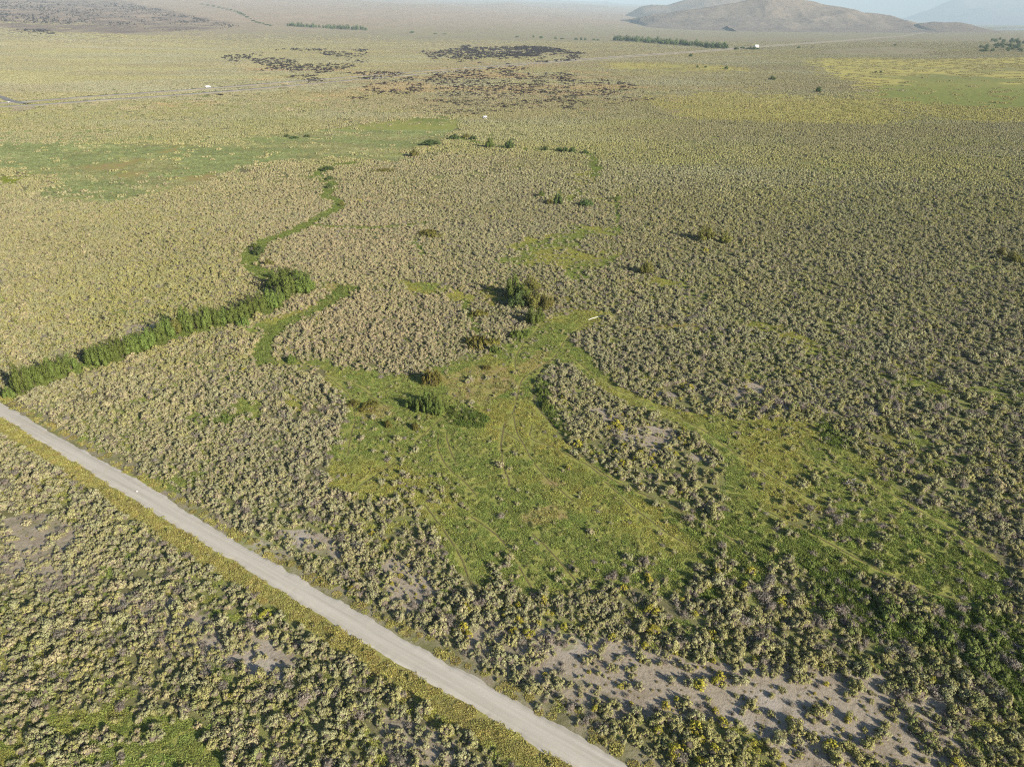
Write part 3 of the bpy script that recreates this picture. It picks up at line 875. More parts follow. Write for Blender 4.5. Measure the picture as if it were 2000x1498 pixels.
# ------------------------------------------------------------------ lava outcrops
ROCKS = [rock_mesh('basalt_heap_%d' % i) for i in range(6)]
RP, RS = [], []
for k, L in enumerate(LAVA):
    L = np.array(L, float)
    x0, y0 = L.min(0); x1, y1 = L.max(0)
    big = k >= 8
    m = 30000 if k == 9 else 9000
    uu = rng.uniform(x0, x1, m); vv = rng.uniform(y0, y1, m)
    ok = inpoly(uu, vv, L)
    uu, vv = uu[ok], vv[ok]
    f = fbm(uu * 1.0, vv * 5.0, 60, 200 + k, 4)
    thr = .48 if not big else .50
    if k == 9:
        thr = .40; q9 = rng.permutation(len(uu)); uu, vv = uu[q9], vv[q9]; f = fbm(uu, vv * 5.0, 40, 209, 4)
    if k == 3:
        thr = .47; f = fbm(uu, vv * 4.5, 30, 203, 4)
    ok = f + rng.normal(0, .05, len(f)) > thr
    uu, vv = uu[ok], vv[ok]
    lim = {0: 900, 1: 900, 2: 300, 3: 3000, 4: 220, 5: 30, 6: 40, 7: 900, 8: 160, 9: 2600}[k]
    for a, b in list(zip(uu, vv))[:lim]:
        gx, gy, dd = gnd1(a, b)
        RP.append((gx, gy, float(terr(np.float64(gx), np.float64(gy))) - .2)); RS.append(dd)
RP = np.array(RP); RS = np.array(RS); n = len(RP)
base = np.clip(RS / 1500, .45, 3.2)
sx = base * (3 + 11 * rng.uniform(0, 1, n) ** 1.8); sx[RS > 3600] *= .38; sz = base * rng.uniform(1.2, 3.0, n)
ob = scatter('lava_rocks', RP, rng.normal(.15, .35, n), np.c_[sx, sx * rng.uniform(.5, .9, n), sz], rng.integers(0, 6, n), np.ones((n, 3)) * .03, ROCKS)
tag(ob, 'black basalt lava outcrops scattered across the far flats', 'rocks', kind='stuff')


# ------------------------------------------------------------------ ground
def axis(step, near, grow, far):
    a = list(np.arange(0, near, step)); d = step
    while a[-1] < far:
        d *= grow; a.append(a[-1] + d)
    return np.array(a)


xp = axis(1.15, 190, 1.022, 46000); xs = np.r_[-xp[:0:-1], xp]
yp = axis(1.15, 340, 1.020, 48000) + 40; ys = np.r_[[-3000, -900, -300, -100, 0, 20, 32], yp]
GXX, GYY = np.meshgrid(xs, ys); gx = GXX.ravel(); gy = GYY.ravel()
u, v, z = zones(gx, np.maximum(gy, 45), np.clip((gy - 380) * .012, 0, 45))
fard = np.hypot(gx, gy)
gz = terr(gx, gy)
gz = gz + np.clip((fard - 5000) / 8000, 0, 1) * gz * .5 * (fbm(gx, gy, 2600, 301, 5) - .5) + np.where(gz > 5, 14 * (fbm(gx, gy, 500, 302, 4) - .5), 0) * np.clip(gz / 60, 0, 1)
nx_, ny_ = len(xs), len(ys)
ii = np.arange(nx_ * ny_).reshape(ny_, nx_)
Fq = np.stack([ii[:-1, :-1], ii[:-1, 1:], ii[1:, 1:], ii[1:, :-1]], -1).reshape(-1, 4)
grass_w = np.where(z['meadow'], 1, 0.0); grass_w = np.maximum(grass_w, np.where(z['patchy'], .75, 0)); grass_w = np.maximum(grass_w, np.where(z['upgrass'], .9, 0))
grass_w = np.maximum(grass_w, np.where(z['creek'], .8, 0)); grass_w = np.maximum(grass_w, np.where(z['bright'], 1, 0))
lush_w = np.maximum(np.where(z['lush'], 1, 0), np.where(z['creek'], .6, 0)); lush_w = np.maximum(lush_w, np.where(z['greenfar'], .95, 0)); lush_w = np.maximum(lush_w, np.where(z['upgrass'], .12, 0))
grass_w = np.maximum(grass_w, np.where(z['greenfar'], 1, 0))
soil_w = np.maximum(np.where(z['soil'], 1, 0), np.where(z['gappy'], .62, 0))
tan_w = np.maximum(np.where(z['straw'], 1, 0), np.where(z['orange'], .7, 0))
ra, rb = z['road_a'], z['road_b']
ne = gy < 420
soil_w[ne & (ra > -1) & (ra < 4.5)] = np.maximum(soil_w, .45)[ne & (ra > -1) & (ra < 4.5)]
vb = ne & (rb > -1) & (rb < 4); grass_w[vb] = 1; tan_w[vb] = .6
yel = np.where(z['yellowfar'], np.where(v > 172, .6, 1), 0.0) * np.clip(1.2 - lush_w, 0, 1)
lavaw = np.zeros(len(gx)); fm = gy > 2500
lavaw[fm] = inpoly(*pix(gx[fm], gy[fm], gz[fm]), [(-400, -25), (80, -25), (240, 2), (340, 22), (450, 46), (400, 60), (250, 66), (-400, 70)])
cover = np.clip((fard - 1500) / 1500, 0, 1)
rise = np.clip((gz - 25) / 90, 0, 1)
me = mesh_from('ground', np.c_[gx, gy, gz], Fq, [])
for nm, c in (('cover_mix', np.c_[grass_w, lush_w, soil_w, tan_w]), ('far_mix', np.c_[yel, cover, rise, lavaw])):
    a = me.attributes.new(nm, 'FLOAT_COLOR', 'POINT'); a.data.foreach_set('color', c.astype(np.float32).ravel())

m, nt, bs = new_mat('valley_floor')
geo = N(nt, 'ShaderNodeNewGeometry'); pos = geo.outputs['Position']
A = N(nt, 'ShaderNodeAttribute', attribute_name='cover_mix'); B = N(nt, 'ShaderNodeAttribute', attribute_name='far_mix')
sa = N(nt, 'ShaderNodeSeparateColor'); nt.links.new(A.outputs['Color'], sa.inputs[0])
sb = N(nt, 'ShaderNodeSeparateColor'); nt.links.new(B.outputs['Color'], sb.inputs[0])
nfine = noise(nt, pos, 1.3, 6, .65); nmid = noise(nt, pos, .16, 5, .6); nbig = noise(nt, pos, .03, 4); nhuge = noise(nt, pos, .0035, 5, .6)
ngrit = noise(nt, pos, 5.0, 4, .7)


def soft(w, nz, k=1.1):
    return mth(nt, 'MULTIPLY_ADD', mth(nt, 'SUBTRACT', mth(nt, 'ADD', w, mth(nt, 'MULTIPLY', nz, k)), .5 + k / 2), 3.0, .5, clamp=True)


litter = mixc(nt, ramp(nt, nmid, .4, .6), (.112, .098, .072), (.150, .150, .060))
litter = mixc(nt, ramp(nt, nfine, .45, .62), litter, (.155, .138, .10))
dry = mixc(nt, ramp(nt, nbig, .35, .65), litter, (.215, .235, .080))
soil = mixc(nt, ramp(nt, nfine, .35, .65), (.300, .265, .205), (.375, .335, .272))
soil = mixc(nt, ramp(nt, ngrit, .55, .75), soil, (.24, .205, .175))
grass = mixc(nt, ramp(nt, nmid, .38, .62), (.310, .315, .092), (.225, .255, .072))
grass = mixc(nt, ramp(nt, nfine, .5, .7), grass, (.17, .18, .05))
lush = mixc(nt, ramp(nt, nfine, .35, .65), (.10, .14, .04), (.15, .20, .06))
straw = mixc(nt, ramp(nt, nfine, .35, .65), (.34, .25, .135), (.26, .20, .095))
soil = mixc(nt, ramp(nt, nmid, .52, .72), soil, (.235, .20, .15)); soil = mixc(nt, ramp(nt, nbig, .55, .66), soil, (.42, .39, .35)); soil = mixc(nt, ramp(nt, noise(nt, pos, .55, 6, .7), .56, .66), soil, (.20, .172, .135))
vor = N(nt, 'ShaderNodeTexVoronoi'); vor.inputs['Scale'].default_value = 1.1; nt.links.new(pos, vor.inputs['Vector'])
soil = mixc(nt, mth(nt, 'MULTIPLY', mth(nt, 'LESS_THAN', vor.outputs['Distance'], .17), ramp(nt, nmid, .42, .5)), soil, (.20, .17, .10))
c = mixc(nt, soft(sa.outputs[2], nmid, 1.2), dry, soil)
c = mixc(nt, soft(sa.outputs[0], nmid, .5), c, grass)
c = mixc(nt, mth(nt, 'MULTIPLY', sa.outputs[1], ramp(nt, nmid, .25, .6)), c, lush)
c = mixc(nt, mth(nt, 'MULTIPLY', A.outputs['Alpha'], ramp(nt, nmid, .3, .65)), c, straw)
# cover of the far plain, where single shrubs are no longer apart
nst = N(nt, 'ShaderNodeMapping'); nst.inputs['Scale'].default_value = (.010, .0035, .01); nt.links.new(pos, nst.inputs[0])
nstr = noise(nt, nst.outputs[0], 1.0, 7, .62)
plain = mixc(nt, ramp(nt, nhuge, .35, .65), (.265, .250, .160), (.280, .252, .150))
plain = mixc(nt, ramp(nt, nstr, .52, .66), plain, (.235, .195, .155))
up = mixc(nt, ramp(nt, nstr, .4, .62), (.37, .285, .215), (.30, .24, .185))
plain = mixc(nt, sb.outputs[2], plain, up)
plain = mixc(nt, mth(nt, 'MULTIPLY', B.outputs['Alpha'], ramp(nt, nstr, .35, .6)), plain, (.15, .11, .105))
plain = mixc(nt, ramp(nt, nfine, .45, .7), plain, (.22, .20, .125))
c = mixc(nt, sb.outputs[1], c, plain)
c = mixc(nt, mth(nt, 'MULTIPLY', sb.outputs[0], ramp(nt, nhuge, .25, .55)), c, (.40, .37, .12))
nt.links.new(c, bs.inputs['Base Color']); bs.inputs['Roughness'].default_value = .95; bs.inputs['Specular IOR Level'].default_value = .05
bp = N(nt, 'ShaderNodeBump'); bp.inputs['Strength'].default_value = .7; bp.inputs['Distance'].default_value = .22
nt.links.new(mth(nt, 'ADD', nfine, mth(nt, 'MULTIPLY', ngrit, .4)), bp.inputs['Height']); nt.links.new(bp.outputs[0], bs.inputs['Normal'])
me.materials.append(m)
tag(link('ground', me), kind='structure')


# ------------------------------------------------------------------ roads, trails
def ribbon(name, L, w, zz, mat, step=2.0, jit=0.0, seed=1):
    L = resample(L, step); d = np.gradient(L, axis=0); d /= np.hypot(*d.T)[:, None]; nn = np.c_[-d[:, 1], d[:, 0]]
    cols = np.array([-.5, -.38, 0, .38, .5]); hgt = np.array([-.15, 1, 1.15, 1, -.15]) if zz > .05 else np.ones(5)
    V = []
    for k, (cc, hh) in enumerate(zip(cols, hgt)):
        ww = w * (1 + jit * (fbm(L[:, 0] * 3, L[:, 1] * 3, 4.0, seed + k, 2) - .5))
        q = L + nn * (cc * ww)[:, None] if np.ndim(ww) else L + nn * cc * w
        V.append(np.c_[q, terr(q[:, 0], q[:, 1]) + zz * hh])
    n = len(L); V = np.stack(V, 1).reshape(-1, 3); i = np.arange(n - 1)[:, None] * 5 + np.arange(4)[None]
    return mesh_from(name, V, np.stack([i, i + 1, i + 6, i + 5], -1).reshape(-1, 4), [mat])


m, nt, bs = new_mat('gravel')
geo = N(nt, 'ShaderNodeNewGeometry'); pos = geo.outputs['Position']
rotm = N(nt, 'ShaderNodeMapping'); rotm.vector_type = 'TEXTURE'; rotm.inputs['Rotation'].default_value = (0, 0, math.atan2(ax[1], ax[0])); nt.links.new(pos, rotm.inputs[0])
strm = N(nt, 'ShaderNodeMapping'); strm.inputs['Scale'].default_value = (.03, 1.1, 1); nt.links.new(rotm.outputs[0], strm.inputs[0])
streak = noise(nt, strm.outputs[0], 1.0, 4, .6)
gr = noise(nt, pos, 9.0, 5, .7); bl = noise(nt, pos, .35, 4)
c = mixc(nt, ramp(nt, streak, .35, .65), (.41, .395, .345), (.52, .505, .455))
c = mixc(nt, ramp(nt, gr, .5, .75), c, (.37, .345, .30))
c = mixc(nt, ramp(nt, bl, .60, .74), c, (.45, .41, .34))
nt.links.new(c, bs.inputs['Base Color']); bs.inputs['Roughness'].default_value = .95
wv = N(nt, 'ShaderNodeTexWave'); wv.inputs['Scale'].default_value = .42; wv.inputs['Distortion'].default_value = 2.5; wv.inputs['Detail'].default_value = 3; wv.inputs['Detail Scale'].default_value = .6
nt.links.new(rotm.outputs[0], wv.inputs['Vector'])
lanes = N(nt, 'ShaderNodeMapping'); lanes.inputs['Scale'].default_value = (.012, .55, 1); nt.links.new(rotm.outputs[0], lanes.inputs[0])
wash = mth(nt, 'MULTIPLY', wv.outputs['Fac'], ramp(nt, noise(nt, lanes.outputs[0], 1.0, 2), .55, .68))
bp = N(nt, 'ShaderNodeBump'); bp.inputs['Strength'].default_value = .5; bp.inputs['Distance'].default_value = .06
nt.links.new(mth(nt, 'ADD', mth(nt, 'MULTIPLY', wash, .35), mth(nt, 'MULTIPLY', gr, .6)), bp.inputs['Height']); nt.links.new(bp.outputs[0], bs.inputs['Normal'])
M_GRAVEL = m

V = []
cs = np.linspace(0, 1, 13)
jag1 = (fbm(S * 1.0, S * 0 + 3, 2.2, 5, 3) - .5) * 1.0; jag2 = (fbm(S * 1.0, S * 0 + 9, 2.2, 6, 3) - .5) * 1.0
S2 = np.arange(S[0], S[-1], .35)
e1 = np.interp(S2, S, E1) + (fbm(S2, S2 * 0 + 3, 3.2, 5, 5) - .5) * 1.5; e2 = np.interp(S2, S, E2) + (fbm(S2, S2 * 0 + 9, 3.2, 6, 5) - .5) * 1.5
for t in cs:
    q = o + S2[:, None] * ax + (e1 * (1 - t) + e2 * t)[:, None] * nx
    edge = min(t, 1 - t)
    V.append(np.c_[q, np.full(len(S2), -.04 if edge == 0 else .07 + .14 * min(1, edge * 3))])
V = np.stack(V, 1).reshape(-1, 3); nc = len(cs)
i = np.arange(len(S2) - 1)[:, None] * nc + np.arange(nc - 1)[None]
tag(link('gravel_road', mesh_from('gravel_road', V, np.stack([i, i + 1, i + nc + 1, i + nc], -1).reshape(-1, 4), [M_GRAVEL])), kind='structure')

M_TRAIL = plain_mat('trodden_earth', (.150, .130, .058), .95, nscale=1.5)
M_TRACKD = plain_mat('pale_dust', (.34, .29, .20), .95, nscale=.2)
M_ASPH = plain_mat('asphalt', (.20, .20, .205), .9, nscale=.05, var=.12)
M_SHOULD = plain_mat('sandy_shoulder', (.28, .25, .18), .95, nscale=.03)
def wobble(L, k):
    L = resample(L, .5)
    return L + .9 * np.c_[fbm(L[:, 0], L[:, 1], 6, 900 + k, 3) - .5, fbm(L[:, 0], L[:, 1], 6, 950 + k, 3) - .5]


for k, L in enumerate(TRAILS):
    tag(link('path', ribbon('cattle_path', wobble(L, k), .32 if k > 1 else .48, .012 + .002 * k, M_TRAIL, .4, 1.1, 400 + k)), kind='structure')
tag(link('dirt_track', ribbon('dirt_track', TRACK, 3.2, .02, M_TRACKD, 3.0, .5)), kind='structure')
for nm, L in (('highway', HIGHN), ('highway', HIGHF)):
    L = smooth(L, 1)
    tag(link('road_shoulder', ribbon('road_shoulder', L, 22, .9, M_SHOULD, 12, .3)), kind='structure')
    tag(link(nm, ribbon(nm, L, 11, 1.25, M_ASPH, 12)), kind='structure')
side = smooth(gpoly([(-60, 174), (0, 190), (12, 195), (28, 201), (52, 204)]), 2)
tag(link('side_road', ribbon('side_road', side, 11, 1.3, M_ASPH, 4)), kind='structure')
lay = smooth(gpoly([(-60, 236), (0, 224.5), (20, 221), (45, 214), (70, 209)]), 1)
tag(link('dirt_track', ribbon('dirt_track', lay, 7, .07, M_TRACKD, 4, .4)), kind='structure')
pad = gpoly([(26, 212), (66, 207.5), (70, 212), (60, 216), (36, 219), (22, 219)])
bmv = np.c_[pad, np.full(len(pad), .9)]; cen = bmv.mean(0)
tag(link('gravel_pullout', mesh_from('gravel_pullout', np.vstack([bmv, cen]), [(k, (k + 1) % len(pad), len(pad)) for k in range(len(pad))], [M_TRACKD])), kind='structure')

# ------------------------------------------------------------------ hills and mountains
def ridged(X, Y, s, seed, o=5):
    r = 0; a = 1; t = 0
    for k in range(o):
        r = r + a * (1 - np.abs(2 * vnoise(X, Y, s / 2 ** k, seed + k) - 1)); t += a; a *= .5
    return r / t


def hill(name, xs, ys, hf, mat):
    XX, YY = np.meshgrid(xs, ys); x, y = XX.ravel(), YY.ravel(); h = hf(x, y)
    n, k = len(ys), len(xs); ii = np.arange(n * k).reshape(n, k)
    return tag(link(name, mesh_from(name, np.c_[x, y, h], np.stack([ii[:-1, :-1], ii[:-1, 1:], ii[1:, 1:], ii[1:, :-1]], -1).reshape(-1, 4), [mat], smooth_=True)), kind='structure')


def hill_mat(name, a, b, c_):
    m, nt, bs = new_mat(name)
    g = N(nt, 'ShaderNodeNewGeometry')
    n1 = noise(nt, g.outputs['Position'], .004, 6, .6); n2 = noise(nt, g.outputs['Position'], .03, 5, .6)
    c = mixc(nt, ramp(nt, n1, .38, .62), a, b); c = mixc(nt, ramp(nt, n2, .5, .7), c, c_)
    nt.links.new(c, bs.inputs['Base Color']); bs.inputs['Roughness'].default_value = .95
    return m


K = 5.73e-4
YH = 10000.0
prof_u = np.array([1225, 1248, 1275, 1310, 1345, 1390, 1435, 1490, 1540, 1560, 1600, 1640, 1665, 1685, 1735, 1760, 1785, 1800, 1815])
prof_h = np.array([-30, 90, 150, 175, 215, 255, 310, 410, 385, 352, 322, 280, 262, 222, 208, 160, 92, 40, -30.])
def ux(u_, Yd):
    return (u_ - CX) / F / 1.1217 * Yd
px_ = ux(prof_u, YH)


def h_main(x, y):
    p = np.interp(x + 120 * (fbm(x, y, 900, 610, 3) - .5), px_, prof_h)
    r = ridged(x, y, 1100, 600, 5)
    d = (y - YH - 250 * (fbm(x, y * 0, 1500, 620, 2) - .5)) / np.where(y < YH, 1900, 2600)
    sh = np.clip(1 - np.abs(d), 0, 1) ** 1.15
    k = np.clip(np.abs(d) * 4, 0, 1)
    return terr(x, y) - 25 + p * sh * (1 - k * .80 * (1 - r)) + 34 * sh * (fbm(x, y, 260, 630, 3) - .5)


M_HILL = hill_mat('hill_slope', (.165, .136, .108), (.210, .176, .138), (.115, .10, .085))
hill('hills', np.linspace(1500, 5700, 320), np.linspace(7900, 12800, 220), h_main, M_HILL)
def h_knob(x, y):
    x0 = float(ux(1392, 8700.0)); a = np.abs(x - x0) / (float(ux(1452, 8700.0)) - x0); d = np.abs(y - 8700) / 620
    return terr(x, y) - 20 + 105 * np.clip(1 - a ** 1.6, 0, 1) * np.clip(1 - d, 0, 1) * (.75 + .5 * (ridged(x, y, 420, 660, 4) - .5))


hill('hills', np.linspace(2350, 3600, 90), np.linspace(8050, 9350, 60), h_knob, M_HILL)
YB = 15000.0
pbu = ux(np.array([1190, 1225, 1250, 1270, 1300, 1330, 1370, 1420, 1500, 1560, 1620]), YB); pbh = np.array([-30, 160, 290, 330, 330, 420, 520, 600, 620, 400, -30.])


def h_back(x, y):
    d = np.abs(y - YB) / 2400
    return terr(x, y) * .6 - 40 + np.interp(x, pbu, pbh) * np.clip(1 - d, 0, 1) * (1 - np.clip(d * 4, 0, 1) * .7 * (1 - ridged(x, y, 1500, 670, 5)))


hill('hills', np.linspace(1800, 8600, 220), np.linspace(12500, 17500, 110), h_back, M_HILL)
p2u = ux(np.array([1770, 1790, 1815, 1860, 1885, 1905, 1922, 1935]), 9200.0); p2h = np.array([-20, 95, 125, 118, 96, 60, 20, -20.])


def h_low(x, y):
    d = (y - 9200) / 700
    return -8 + np.interp(x, p2u, p2h) * np.clip(1 - np.abs(d), 0, 1) * (.8 + .35 * ridged(x, y, 400, 640, 4) - .15) * 1.12


hill('hills', np.linspace(4300, 5700, 120), np.linspace(8450, 9950, 70), h_low, M_HILL)
YM = 44000.0
pmu = ux(np.array([1640, 1740, 1775, 1800, 1830, 1860, 1920, 2000, 2100, 2250]), YM); pmh = np.minimum(1.6 * np.array([-20, 60, 180, 380, 620, 860, 1080, 1260, 1350, 1300.]), 1380)


def h_mtn(x, y):
    d = (y - YM) / 6500
    return -20 + np.interp(x, pmu, pmh) * np.clip(1 - np.abs(d), 0, 1) * (1 - np.clip(np.abs(d) * 4, 0, 1) * .6 * (1 - ridged(x, y, 3600, 650, 5)))


M_MTN = hill_mat('mountain_rock', (.18, .15, .13), (.24, .20, .17), (.14, .12, .11))
hill('mountains', np.linspace(14000, 40000, 220), np.linspace(37600, 50400, 140), h_mtn, M_MTN)
# a strip of water below the mountains
m, nt, bs = new_mat('lake_water'); bs.inputs['Base Color'].default_value = (.05, .08, .10, 1); bs.inputs['Roughness'].default_value = .12; bs.inputs['Specular IOR Level'].default_value = .6
W = gpoly([(1938, 57.2), (2010, 56.6), (2140, 56.6), (2140, 59.2), (2010, 59.3), (1945, 58.6)])
tag(link('water', mesh_from('water', np.vstack([np.c_[W, np.full(6, .3)], [[*W.mean(0), .3]]]), [(k, (k + 1) % 6, 6) for k in range(6)], [m])), kind='structure')


# ------------------------------------------------------------------ trees
def crown_mesh(name, mat, H=8.0, W=6.0, lobes=9, per=170, leaf=(.55, .26), low=.12, spray=70):
    b = MB()
    for k in range(lobes):
        a = 2.4 * k + rng.uniform(-.5, .5); r = W * .42 * math.sqrt((k + .3) / lobes) * rng.uniform(.85, 1.15)
        top = H * (1 - .40 * (r / (W * .35)) ** 2) * rng.uniform(.74, 1.0)
        h = (top - H * low) / 2; cz = top - h
        d = sphere_pts(per, -.9)
        rad = W * rng.uniform(.12, .185)
        P = np.array([r * math.cos(a), r * math.sin(a), cz]) + d * [rad, rad, h] * rng.uniform(.72, 1.1, (len(d), 1)) ** 1.0
        P[:, :2] += (fbm(P[:, 2] * 3, P[:, 0] * 3, 1.5, 700 + k, 2) - .5)[:, None] * .6
        b.leaves(P, d * [1, 1, .6] + [0, 0, .25], leaf[0], leaf[1], 0, .7, .2)
    # loose sprays round the outside
    d = sphere_pts(spray, -.5); P = np.array([0, 0, H * .52]) + d * [W * .5, W * .5, H * .5] * rng.uniform(.88, 1.06, (len(d), 1))
    b.leaves(P, d, leaf[0], leaf[1] * .8, 0, .8)
    return b.mesh(name, [mat])


def trunk_mesh(name, H=8.0, W=6.0, n=5):
    b = MB()
    for k in range(n):
        a = 6.283 * k / n + rng.uniform(-.4, .4); r = W * rng.uniform(.12, .3)
        e = np.array([r * math.cos(a), r * math.sin(a), H * rng.uniform(.6, .85)])
        m1 = e * [.35, .35, .4]
        b.tube([(.15 * math.cos(a), .15 * math.sin(a), -.1), m1, e], [.17, .11, .03], 6)
        for q in range(2):
            t2 = e * [1.3, 1.3, .8] + rng.normal(0, .4, 3)
            b.tube([m1, (m1 + t2) / 2, t2], [.07, .05, .02], 5)
    return b.mesh(name, [M_BARK])


CROWN = {k: [crown_mesh('%s_crown_%d' % (k, i), mm, 8, w, lb, pr, lf, lo) for i in range(nv)] for k, mm, w, lb, pr, lf, lo, nv in (
    ('willow', M_WILLOW, 6.4, 9, 300, (.42, .22), .06, 5), ('olive', M_OLIVE, 6.4, 9, 200, (.42, .22), .12, 3), ('dark', M_DARK, 7.0, 10, 170, (.6, .32), .10, 3))}
TRUNK = [trunk_mesh('willow_trunk_%d' % i) for i in range(3)]
FARC = [crown_mesh('far_crown_%d' % i, M_DARK, 8, 6.5, 7, 45, (1.1, .75), .06) for i in range(4)]
FART = trunk_mesh('far_trunk', n=3)


def tree(nm, u_, v_, hpx, wpx, kd, label, cat='tree', group=None, fh=None):
    x, y, t = gnd1(u_, v_)
    s = t / F / .92
    if kd == 'willow':
        hpx *= rng.uniform(.78, 1.28); wpx *= rng.uniform(.72, .98)
    h = hpx * s; w = wpx * s * .92
    r = bpy.data.objects.new(nm, None); COL.objects.link(r); r.empty_display_size = 1
    r.location = (x, y, float(terr(np.float64(x), np.float64(y)))); r.rotation_euler = (0, 0, rng.uniform(0, 6.283)); r.scale = (w / 6.4, w / 6.4, h / 8.0)
    tag(r, label, cat, group)
    if kd == 'far':
        link('crown', FARC[rng.integers(0, 4)], r); link('trunk', FART, r)
    else:
        link('crown', CROWN[kd][rng.integers(0, len(CROWN[kd]))], r); link('trunk', TRUNK[rng.integers(0, 3)], r)
    return r


ORD = ['first', 'second', 'third', 'fourth', 'fifth', 'sixth', 'seventh', 'eighth', 'ninth', 'tenth', 'eleventh', 'twelfth', 'thirteenth', 'fourteenth', 'fifteenth',
       'sixteenth', 'seventeenth', 'eighteenth', 'nineteenth', 'twentieth']
GRPW = 'green willows along the creek'
for seg, (where, L) in enumerate((
        ('beside the gravel road at the left edge', [(18, 776, 26, 32), (46, 768, 56, 46), (66, 752, 48, 42), (84, 744, 46, 40), (104, 738, 46, 40), (124, 730, 44, 38), (140, 722, 36, 36)]),
        ('past the first gap in the creek row', [(184, 714, 40, 36), (204, 712, 42, 42), (222, 706, 40, 36), (240, 698, 50, 42), (258, 692, 42, 40), (274, 684, 40, 40), (292, 676, 42, 40), (312, 666, 46, 40),
                                                 (330, 658, 42, 34), (346, 654, 40, 30), (364, 648, 48, 38), (384, 643, 46, 40), (402, 640, 44, 38)]),
        ('between the second gap and the big creek clump', [(420, 634, 38, 34), (438, 632, 42, 38), (456, 629, 42, 38), (474, 624, 44, 40), (492, 616, 44, 38), (510, 609, 42, 36), (528, 603, 44, 38), (545, 594, 42, 34)]))):
    for k, q in enumerate(L):
        yl = (seg, k) in ((1, 9),)
        tree('willow_tree', *q, 'olive' if yl else 'willow', '%sgreen willow %s, %s from the road' % ('yellowish ' if yl else '', where, ORD[k]), group=GRPW)
for k, (q, lab) in enumerate((((540, 562, 42, 42), 'dark willow at the left end of the big creek clump'), ((562, 584, 50, 46), 'tall willow at the front of the big creek clump'),
                              ((582, 572, 46, 46), 'broad willow in the middle of the big creek clump'), ((600, 572, 38, 38), 'bright willow at the right end of the big creek clump'),
                              ((558, 552, 30, 38), 'willow at the back left of the big creek clump'), ((580, 556, 32, 38), 'willow at the back right of the big creek clump'))):
    tree('willow_tree', *q, 'willow', lab, group='willows of the big creek clump')
for k, (q, kd, lab) in enumerate((((1002, 582, 50, 44), 'willow', 'tallest dark green tree in the grove north of the meadow'), ((1024, 588, 46, 38), 'willow', 'green tree just right of the tallest in the meadow grove'),
                                  ((1038, 568, 32, 36), 'olive', 'brownish olive tree at the back of the meadow grove'), ((1044, 602, 44, 44), 'olive', 'broad olive tree in the middle of the meadow grove'),
                                  ((1066, 606, 38, 38), 'olive', 'pale olive tree at the right side of the meadow grove'), ((1040, 634, 40, 32), 'willow', 'bright green tree at the front of the meadow grove'),
                                  ((1054, 628, 30, 28), 'willow', 'small bright tree right of the meadow grove front'), ((1012, 600, 36, 36), 'dark', 'dark shaded tree at the foot of the meadow grove'))):
    tree('grove_tree', *q, kd, lab, group='trees of the meadow grove')
for k, (q, lab) in enumerate((((804, 796, 34, 30), 'leftmost green willow of the meadow clump'), ((820, 802, 38, 30), 'second willow from the left in the meadow clump'),
                              ((838, 807, 40, 32), 'tallest willow at the front of the meadow clump'), ((856, 810, 38, 34), 'rightmost large willow of the meadow clump'),
                              ((834, 790, 32, 30), 'willow at the back middle of the meadow clump'), ((866, 800, 24, 26), 'small willow at the right end of the meadow clump'),
                              ((850, 794, 30, 28), 'willow at the back right of the meadow clump'))):
    tree('willow_tree', *q, 'willow', lab, group='willows of the meadow clump')
